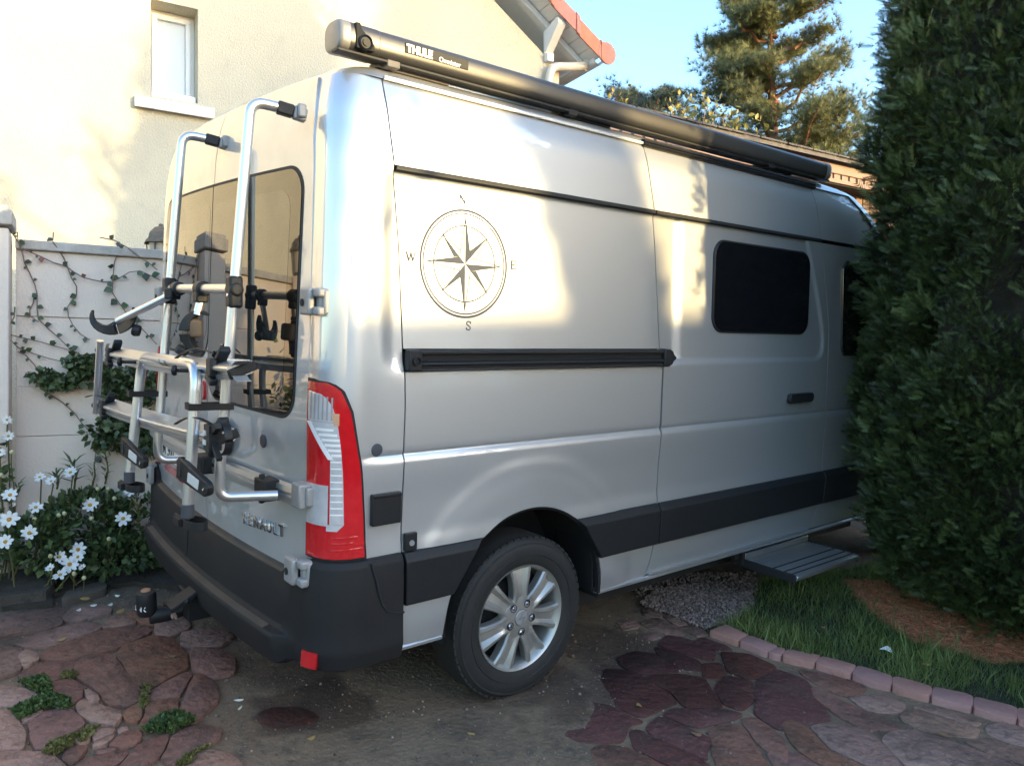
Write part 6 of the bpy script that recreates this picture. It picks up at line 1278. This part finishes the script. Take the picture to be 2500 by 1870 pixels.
def yew(base, prof, n, label, seed, sq=1.0, clump_r=.11):
    """prof: (height, radius) outline of a clipped column"""
    t = thing('yew_tree', label, 'yew', base, VF, 'dark yews along the drive'); r0 = np.random.default_rng(seed); pr = np.array(prof); H = pr[-1, 0]; b = np.array(base)
    zf = np.linspace(0, H, 400); cdf = np.cumsum(np.interp(zf, pr[:, 0], pr[:, 1]) + .05); cdf /= cdf[-1]
    def rad(z, a): return np.interp(z, pr[:, 0], pr[:, 1]) * (1 + .07 * np.sin(3 * a + z * 1.7 + seed) + .05 * np.sin(7 * a - z * 2.9) + .035 * np.sin(11 * a + z * 6.1))
    # clumps of sprigs: each clump a small dome pushing out of the column
    nc = n // 26; z = np.interp(r0.uniform(size=nc), cdf, zf); a = r0.uniform(0, 2 * math.pi, nc)
    cx, cy = VCAM.x - b[0], VCAM.y - b[1]; face = np.cos(a - math.atan2(cy, cx)); keep = r0.uniform(size=nc) < np.clip(.55 + 1.2 * face, .13, 1); keep &= np.array([mnoise.noise((math.cos(q) * 2.4 + seed, math.sin(q) * 2.4, h * 2.2)) for h, q in zip(z, a)]) < .43; z, a = z[keep], a[keep]; nc = len(z)
    R_ = rad(z, a) - r0.uniform(0, .16, nc); C_ = np.column_stack([R_ * np.cos(a), R_ * np.sin(a) * sq, z]); N_ = np.column_stack([np.cos(a), np.sin(a), np.full(nc, .45)])
    per = 26; d = sphere_dirs(nc * per); Nn = np.repeat(N_, per, 0); d = d * .8 + Nn; d /= np.linalg.norm(d, axis=1, keepdims=True); cr = np.repeat(r0.uniform(.6, 1.35, nc), per)
    P = np.repeat(C_, per, 0) + d * (clump_r * cr)[:, None] * r0.uniform(.6, 1.1, nc * per)[:, None] - Nn * .06
    P[:, 0] = np.maximum(P[:, 0], .045 - b[0]); ok = P[:, 2] > .03; P, d = P[ok], d[ok]; m_ = len(P); tint = np.clip(np.repeat(r0.beta(1.4, 3.6, nc), per)[ok] + r0.normal(0, .12, m_) + .22 * np.clip((d * Nn[ok]).sum(1) - .7, -.5, .5), 0, 1)  # outward sprigs tinted lighter: light on the tips, with young growth
    ns = n // 500; js = r0.integers(0, m_, ns); P = np.vstack([P, P[js] + d[js] * .05]); d = np.vstack([d, d[js] * .6 + np.column_stack([r0.normal(0, .25, (ns, 2)), np.full(ns, .7)])]); tint = np.concatenate([tint, r0.uniform(.5, 1, ns)]); big = np.concatenate([np.ones(m_), np.full(ns, 1.7)]); m_ += ns
    Vs, Fs, Ts, off = [], [], [], 0
    for k in range(3):
        s_ = slice(k, None, 3); V, F, T = scatter(SPR[k][0], SPR[k][1], P[s_], frames(d[s_] + np.array([0, 0, .25])), r0.uniform(.05, .095, len(P[s_])) * big[s_], tint[s_]); Vs.append(V); Fs.append(F + off); Ts.append(T); off += len(V)
    o = bpy.data.objects.new('foliage', np_mesh('foliage', np.vstack(Vs), np.vstack(Fs), YEW, np.concatenate(Ts))); COL.objects.link(o); o.parent = t; o['kind'] = 'stuff'
    za = np.linspace(.25, H - .1, 26); aa = np.linspace(0, 2 * math.pi, 37)[:-1]
    m = MB(); m.sweep([[(b[0] + max(.10 - b[0], (rad(z, q) - .13) * math.cos(q)), b[1] + (rad(z, q) - .13) * math.sin(q) * sq, b[2] + z) for q in aa] for z in za]); m.build('dark_core', mat('yew_core_shade', (.010, .012, .008), (.028, .022, .014), scale=9, rough=.95, bump=1, bscale=30), t, smooth=False)  # closed dark core, shade between the sprigs put into its colour
    m = MB(); m.tube([tuple(b), tuple(b + np.array([.02, 0, 1.0])), tuple(b + np.array([0, 0, H * .7]))], [.12, .05], 10); m.build('trunk', mat('yew_bark', (.07, .04, .03), (.11, .07, .05), scale=10, rough=.9, bump=1, bscale=30), t)
    return t
yew((1.02, 4.02, 0), [(0, .45), (.15, .70), (.5, .94), (1.0, 1.03), (1.5, 1.06), (2.45, 1.07), (3.3, 1.0), (4.2, .93), (5.0, .76), (5.8, .45), (6.4, .06)], 200000, 'tall dense dark green yew pressed against the front of the van', 3)
yew((2.10, 4.1, 0), [(0, .4), (.4, .7), (1.4, .8), (3.0, .75), (4.2, .55), (5.2, .1)], 20000, 'second dark yew beyond the first, at the right edge', 5)
yew((2.45, 3.50, 0), [(0, .25), (.4, .40), (1.4, .46), (3.0, .42), (3.9, .25), (4.3, .05)], 9000, 'slim dark yew added to edge the light on the sliding door, outside the right edge', 8)  # unseen yew added so its shade bounds the lit strip

# ================================================================== PINE and background trees
PBARK = mat('orange_pine_bark', (.30, .13, .07), (.20, .10, .07), scale=5, rough=.9, bump=1, bscale=18); PNEED = mat('pine_needle', (.12, .16, .075), (.19, .20, .08), scale=.5, rough=.6, tint=(.35, 1.5), translucent=.15); BNEED = mat('blue_pine_needle', (.055, .085, .062), (.075, .10, .07), scale=.6, rough=.6, tint=(.4, 1.4))
def wpt(u, v, d): return CAM + ray(u, v) * d
tuft_v, tuft_f = [], []
for k in range(34):
    r1 = np.random.default_rng(k); d = r1.normal(size=3); d[2] = abs(d[2]) * .9 + .25; d /= np.linalg.norm(d); s_ = np.cross(d, [.3, .2, .9]); s_ /= np.linalg.norm(s_); q = len(tuft_v); tuft_v += [-s_ * .015, s_ * .015, d * r1.uniform(.7, 1.0)]; tuft_f.append((q, q + 1, q + 2))
tuft_v = np.array(tuft_v)
def pine(base, H, branches, label, mt, n_per, tsize, seed, lean=(0, 0), grp=None):
    """branches: (height, azimuth, length, rise) limbs with tufts of needles along their outer parts"""
    r0 = np.random.default_rng(seed); t = thing('pine_tree', label, 'pine', base, WF, grp); b = Vector(base)
    m = MB(); tr = [b + Vector((lean[0] * s_ + .12 * math.sin(s_ * 5), lean[1] * s_, H * s_)) for s_ in np.linspace(0, 1, 9)]; m.tube(tr, [.26, .20, .12, .03], 10); m.build('trunk', PBARK, t)
    P, D = [], []; mm = MB()
    for h, a, L, rise in branches:
        s_ = h / H; p0 = b + Vector((lean[0] * s_, lean[1] * s_, h)); dr = Vector((math.cos(a), math.sin(a), rise)); pts = [p0 + dr * L * q + Vector((0, 0, .25 * L * q * q)) + Vector((r0.normal(0, .04), r0.normal(0, .04), r0.normal(0, .04))) for q in np.linspace(0, 1, 6)]; mm.tube(pts, [.06, .015], 5, cap=False)
        for k in range(n_per):
            q = r0.uniform(.25, 1.05) ** .8; p = pts[0].lerp(pts[-1], q) + Vector(r0.normal(0, .16 + .10 * L * (1 - abs(q - .7)), 3)) * Vector((1, 1, .55)) if False else pts[0].lerp(pts[-1], q) + Vector((r0.normal(0, .085 * L + .07), r0.normal(0, .085 * L + .07), r0.normal(.05, .03 * L + .06)))
            P.append(p[:]); D.append((dr.x * .6 + r0.normal(0, .45), dr.y * .6 + r0.normal(0, .45), .75 + r0.normal(0, .25)))
    mm.build('branch', PBARK, t); P, D = np.array(P) - np.array(base), np.array(D); n = len(P)
    V, F, T = scatter(tuft_v, tuft_f, P, frames(D), r0.uniform(.7, 1.25, n) * tsize, np.clip(r0.normal(.5, .25, n), 0, 1)); o = bpy.data.objects.new('needles', np_mesh('needles', V, F, mt, T)); COL.objects.link(o); o.parent = t; o['kind'] = 'stuff'; return t
rb = np.random.default_rng(21)
pb = wpt(1890, 520, 19.0); base = (pb.x, pb.y, -.2); H = 11.6
rightv = Vector((cyw, syw, 0))
br = []
for k in range(74):
    h = rb.uniform(4.6, 11.3); s_ = (h - 4.6) / 6.8; L = (2.35 * (1 - s_) ** .5 + .3) * rb.uniform(.62, 1.05); br.append((h, rb.uniform(0, 2 * math.pi), L, rb.uniform(.0, .35)))
pine(base, H, br, 'tall pine with orange branches and warm green needles beyond the shed', PNEED, 215, .23, 4)
pb = wpt(1560, 420, 24.0); br = []
for k in range(46):
    h = rb.uniform(5.4, 10.2); s_ = (h - 5.4) / 5.0; br.append((h, rb.uniform(0, 2 * math.pi), (2.9 * (1 - s_) ** .6 + .25) * rb.uniform(.6, 1.05), rb.uniform(.1, .5)))
pine((pb.x, pb.y, 0), 10.3, br, 'low blue green pine seen over the awning, left of the tall pine', BNEED, 100, .24, 9)
# leafy shrub with yellow leaves over the shed roof
YLF = mat('yellow_green_leaf', (.20, .20, .045), (.30, .26, .06), scale=3, rough=.5, tint=(.5, 1.4), translucent=.3)
pb = wpt(1715, 330, 12.0); t = thing('leafy_shrub', 'yellow green leafy shrub peeping over the shed roof', 'shrub', (pb.x, pb.y, 1.0), WF)
Q, N2 = [], []; mm = MB()
for u, v in ((1645, 285), (1668, 262), (1690, 300), (1722, 262), (1742, 295), (1765, 282), (1700, 330), (1780, 310), (1850, 322), (1515, 255), (1500, 315), (1545, 328), (1630, 310)):
    p = wpt(u, v, 12.0 + rng.uniform(-.4, .4)); n = 20; mm.tube([Vector((pb.x + rng.uniform(-.5, .5), pb.y, 2.5)), p], [.02, .006], 5)
    Q.append(np.array(p[:]) + rng.normal(0, .10, (n, 3)) * np.array([1, 1, 1.5])); N2.append(rng.normal(0, .8, (n, 3)) + np.array([.3, -.2, .3]))
mm.build('stem', VSTEM, t); Q, N2 = np.vstack(Q), np.vstack(N2); V, F, T = scatter(dl, dlf, Q - np.array(t['base']), frames(N2), rng.uniform(.07, .12, len(Q)), rng.uniform(0, 1, len(Q))); o = bpy.data.objects.new('foliage', np_mesh('foliage', V, F, YLF, T)); COL.objects.link(o); o.parent = t; o['kind'] = 'stuff'

# ================================================================== across the drive, behind the photographer: what shades and is mirrored in the van
def sunpt(y, z, L, x=0.):
    """the point L metres towards the sun from the van's side at (y, z)"""
    return RW3 @ Vector((x, y, z)) + sdir * L
CROWN = mat('broadleaf', (.045, .065, .022), (.07, .09, .03), scale=.8, rough=.6, tint=(.5, 1.5), translucent=.25); BARK = mat('grey_bark', (.09, .07, .055), (.13, .11, .09), scale=6, rough=.9, bump=1, bscale=20)
def blobtree(name, label, cat, base, blobs, size, trunk_r=.14, mt=CROWN):
    t = thing(name, label, cat, base, WF); b = Vector(base); m = MB(); top = Vector(blobs[0][0]); m.tube([b, b.lerp(top, .5) + Vector((.1, .05, 0)), top], [trunk_r, trunk_r * .4], 9)
    for c, r_, n in blobs[1:]: m.tube([b.lerp(top, .55), b.lerp(top, .55).lerp(Vector(c), .6) + Vector((0, 0, .1)), Vector(c)], [trunk_r * .4, .02], 6)
    m.build('trunk', BARK, t); Q, N2 = [], []
    for c, r_, n in blobs:
        d = sphere_dirs(n); Q.append(np.array(c[:]) + d * rng.uniform(.2, 1, (n, 1)) ** .4 * np.array(r_)); N2.append(d * .5 + rng.normal(0, .7, (n, 3)))
    Q, N2 = np.vstack(Q), np.vstack(N2); V, F, T = scatter(dl, dlf, Q - np.array(base), frames(N2), rng.uniform(.7, 1.2, len(Q)) * size, rng.uniform(0, 1, len(Q))); o = bpy.data.objects.new('crown', np_mesh('crown', V, F, mt, T)); COL.objects.link(o); o.parent = t; o['kind'] = 'stuff'; return t
# neighbour's house whose ridge draws the lower edge of the light
nf = thing('neighbour_house', 'long low neighbouring house across the drive, behind the camera', 'house', (15, 4, -2), WF)
Lh = 17.0; c = sunpt(1.0, 1.62, Lh); zt = c.z; sd_ = Vector((-math.sin(SUN_AZ), math.cos(SUN_AZ), 0)); fd_ = Vector((math.cos(SUN_AZ), math.sin(SUN_AZ), 0))
def nb(a, d, z): return c + sd_ * a + fd_ * d + Vector((0, 0, z - c.z))
m = MB(); m.sweep([[nb(a, -3.2, zt - 2.1), nb(a, 3.2, zt - 2.1), nb(a, 3.2, -3), nb(a, -3.2, -3)] for a in (-13, 12)]); m.build('wall', STUC, nf, smooth=False)
m = MB(); m.sweep([[nb(a, -3.7, zt - 2.2), nb(a, 0, zt), nb(a, 3.7, zt - 2.2), nb(a, 3.7, zt - 2.35), nb(a, 0, zt - .15), nb(a, -3.7, zt - 2.35)] for a in (-13.4, 12.4)]); m.build('roof', TILE, nf, smooth=False)
m = MB(); m.box(nb(-4.2, 0, zt + .2), (.7, .9, 1.6)); m.build('chimney', STUC, nf, smooth=False)
for a in (-9, -5, 2, 7):
    m = MB(); q = nb(a, -3.22, zt - 3.6); m.bar(q - sd_ * .6, q + sd_ * .6, .08, 1.3); m.build('window', GLASS, nf, smooth=False)
# unseen trees, crowns shaped along the sun's rays to cast the dappled shade
def sunwall(u, v, L):
    """the point L metres towards the sun from what the photo shows of the gable wall at (u, v)"""
    return hit(u, v, HF.translation, hnr) + sdir * L
p = sunpt
g0 = sunpt(1.6, .2, 14.0)
blobtree('broadleaf_tree', 'slim leaning tree shaped to shade a band of the van side, behind the camera', 'tree', (g0.x, g0.y, -1.4), [(p(1.28, 2.36, 14), (.3, .25, .22), 500), (p(1.38, 2.12, 14), (.3, .25, .25), 600), (p(1.47, 1.88, 14), (.3, .23, .25), 600), (p(1.58, 1.62, 14), (.4, .22, .3), 600), (p(1.68, 1.2, 14), (.4, .22, .4), 500)], .13)
W_ = sunwall
blobtree('dapple_tree', 'unseen young tree added to dapple the van side, behind the camera', 'tree', (6.4, .9, -.6), [(p(.20, 2.30, 6.8), (.2, .14, .06), 60), (p(.42, 2.22, 6.6), (.2, .15, .05), 44), (p(.10, 2.02, 6.8), (.2, .09, .14), 60), (p(.34, 2.36, 6.8), (.2, .2, .04), 50), (p(.62, 2.19, 6.7), (.2, .16, .035), 34), (p(.05, 1.74, 7), (.2, .12, .09), 40)], .075, .05)  # added tree, leaf clumps set on sun rays to dapple the van
def streak(u, v, L, w, h, n): return (W_(u, v, L), (.12, w, h), n)
blobtree('broadleaf_tree', 'unseen spreading tree shaped to dapple the gable wall, behind the camera', 'tree', (5.6, 4.7, -.5),
  [streak(620, 190, 10.5, .22, .09, 40)]
  + [streak(*q) for q in ((215, 300, 10.5, .05, .03, 6), (240, 335, 10.5, .10, .04, 12), (290, 350, 10.5, .12, .05, 18), (330, 330, 10.5, .06, .05, 10), (340, 375, 10.5, .20, .06, 37), (410, 370, 10.5, .16, .08, 33), (450, 420, 10.5, .16, .08, 33), (210, 380, 10.5, .12, .035, 15), (280, 395, 10.5, .12, .05, 18), (360, 425, 10.5, .18, .05, 29), (240, 445, 10.5, .10, .04, 15), (270, 462, 10.5, .06, .03, 8), (410, 470, 10.5, .16, .05, 21), (330, 505, 10.5, .12, .04, 16), (380, 520, 10.5, .14, .05, 21), (440, 540, 10.5, .14, .05, 21),
   (570, 95, 10.5, .12, .07, 18), (600, 60, 10.5, .06, .10, 12), (640, 130, 10.5, .16, .08, 33), (560, 165, 10.5, .10, .05, 15), (620, 190, 10.5, .22, .09, 46), (700, 150, 10.5, .18, .09, 37), (690, 80, 10.5, .12, .08, 21), (760, 100, 10.5, .12, .09, 21), (720, 210, 10.5, .2, .1, 37), (540, 225, 10.5, .10, .06, 16), (640, 15, 10.5, .14, .05, 16), (720, 30, 10.5, .06, .08, 12), (335, 80, 10.5, .04, .10, 8), (335, 165, 10.5, .03, .12, 8), (0, 480, 10.5, .06, .24, 67))], .075, .09)
g0 = sunpt(4.2, .2, 22)
blobtree('broadleaf_tree', 'tall full crowned tree across the drive, behind the camera', 'tree', (g0.x, g0.y + 1.2, -1.8), [(W_(1230, 150, 26), (1.2, 1.15, 1.1), 2800), (W_(1090, 60, 26), (.7, .5, .7), 600), (W_(1060, 230, 26), (.7, .45, .6), 560), (W_(1300, -200, 26), (1.2, 1.4, 1.2), 2600), (W_(1500, 100, 26), (1.2, 1.4, 1.6), 2800)], .22, .22)
g0 = sunpt(-9, .2, 22)
blobtree('broadleaf_tree', 'round tree down the street, behind the camera', 'tree', (g0.x, g0.y, -2.0), [(p(-10.0, 2.2, 22), (1.6, 1.7, 1.3), 2600), (p(-11.2, 1.8, 22), (1.3, 1.4, 1.2), 1600)], .24, .22)
gs = thing('garden_shrub', 'row of dark shrubs against the garden wall, left of the picture', 'shrub', (-2.45, -2.9, 0))
n = 5200; Q = np.column_stack([rng.normal(-2.45, .16, n), rng.uniform(-4.6, -1.35, n), rng.beta(1.3, 1.8, n) * 1.45]); V, F, T = scatter(dl, dlf, Q - np.array(gs['base']), frames(rng.normal(size=(n, 3)) + np.array([.4, 0, .3])), rng.uniform(.05, .10, n), rng.uniform(0, 1, n)); o = bpy.data.objects.new('foliage', np_mesh('foliage', V, F, DLEAF, T)); COL.objects.link(o); o.parent = gs; o['kind'] = 'stuff'
# clipped hedge on the far side of the drive
hd_ = thing('hedge', 'clipped green hedge on the far side of the drive, behind the camera', 'hedge', (6.2, 0, 0))
n = 9000; Q = np.column_stack([rng.uniform(5.7, 6.6, n), rng.uniform(-7, 8, n), rng.uniform(0, .85, n)]); V, F, T = scatter(dl, dlf, Q - np.array(hd_['base']), frames(rng.normal(size=(n, 3))), rng.uniform(.08, .14, n), rng.uniform(0, 1, n)); o = bpy.data.objects.new('foliage', np_mesh('foliage', V, F, CROWN, T)); COL.objects.link(o); o.parent = hd_; o['kind'] = 'stuff'
m = MB(); m.box((6.2, .5, .38), (.7, 14.6, .76)); m.build('dark_core', SOIL, hd_, smooth=False)
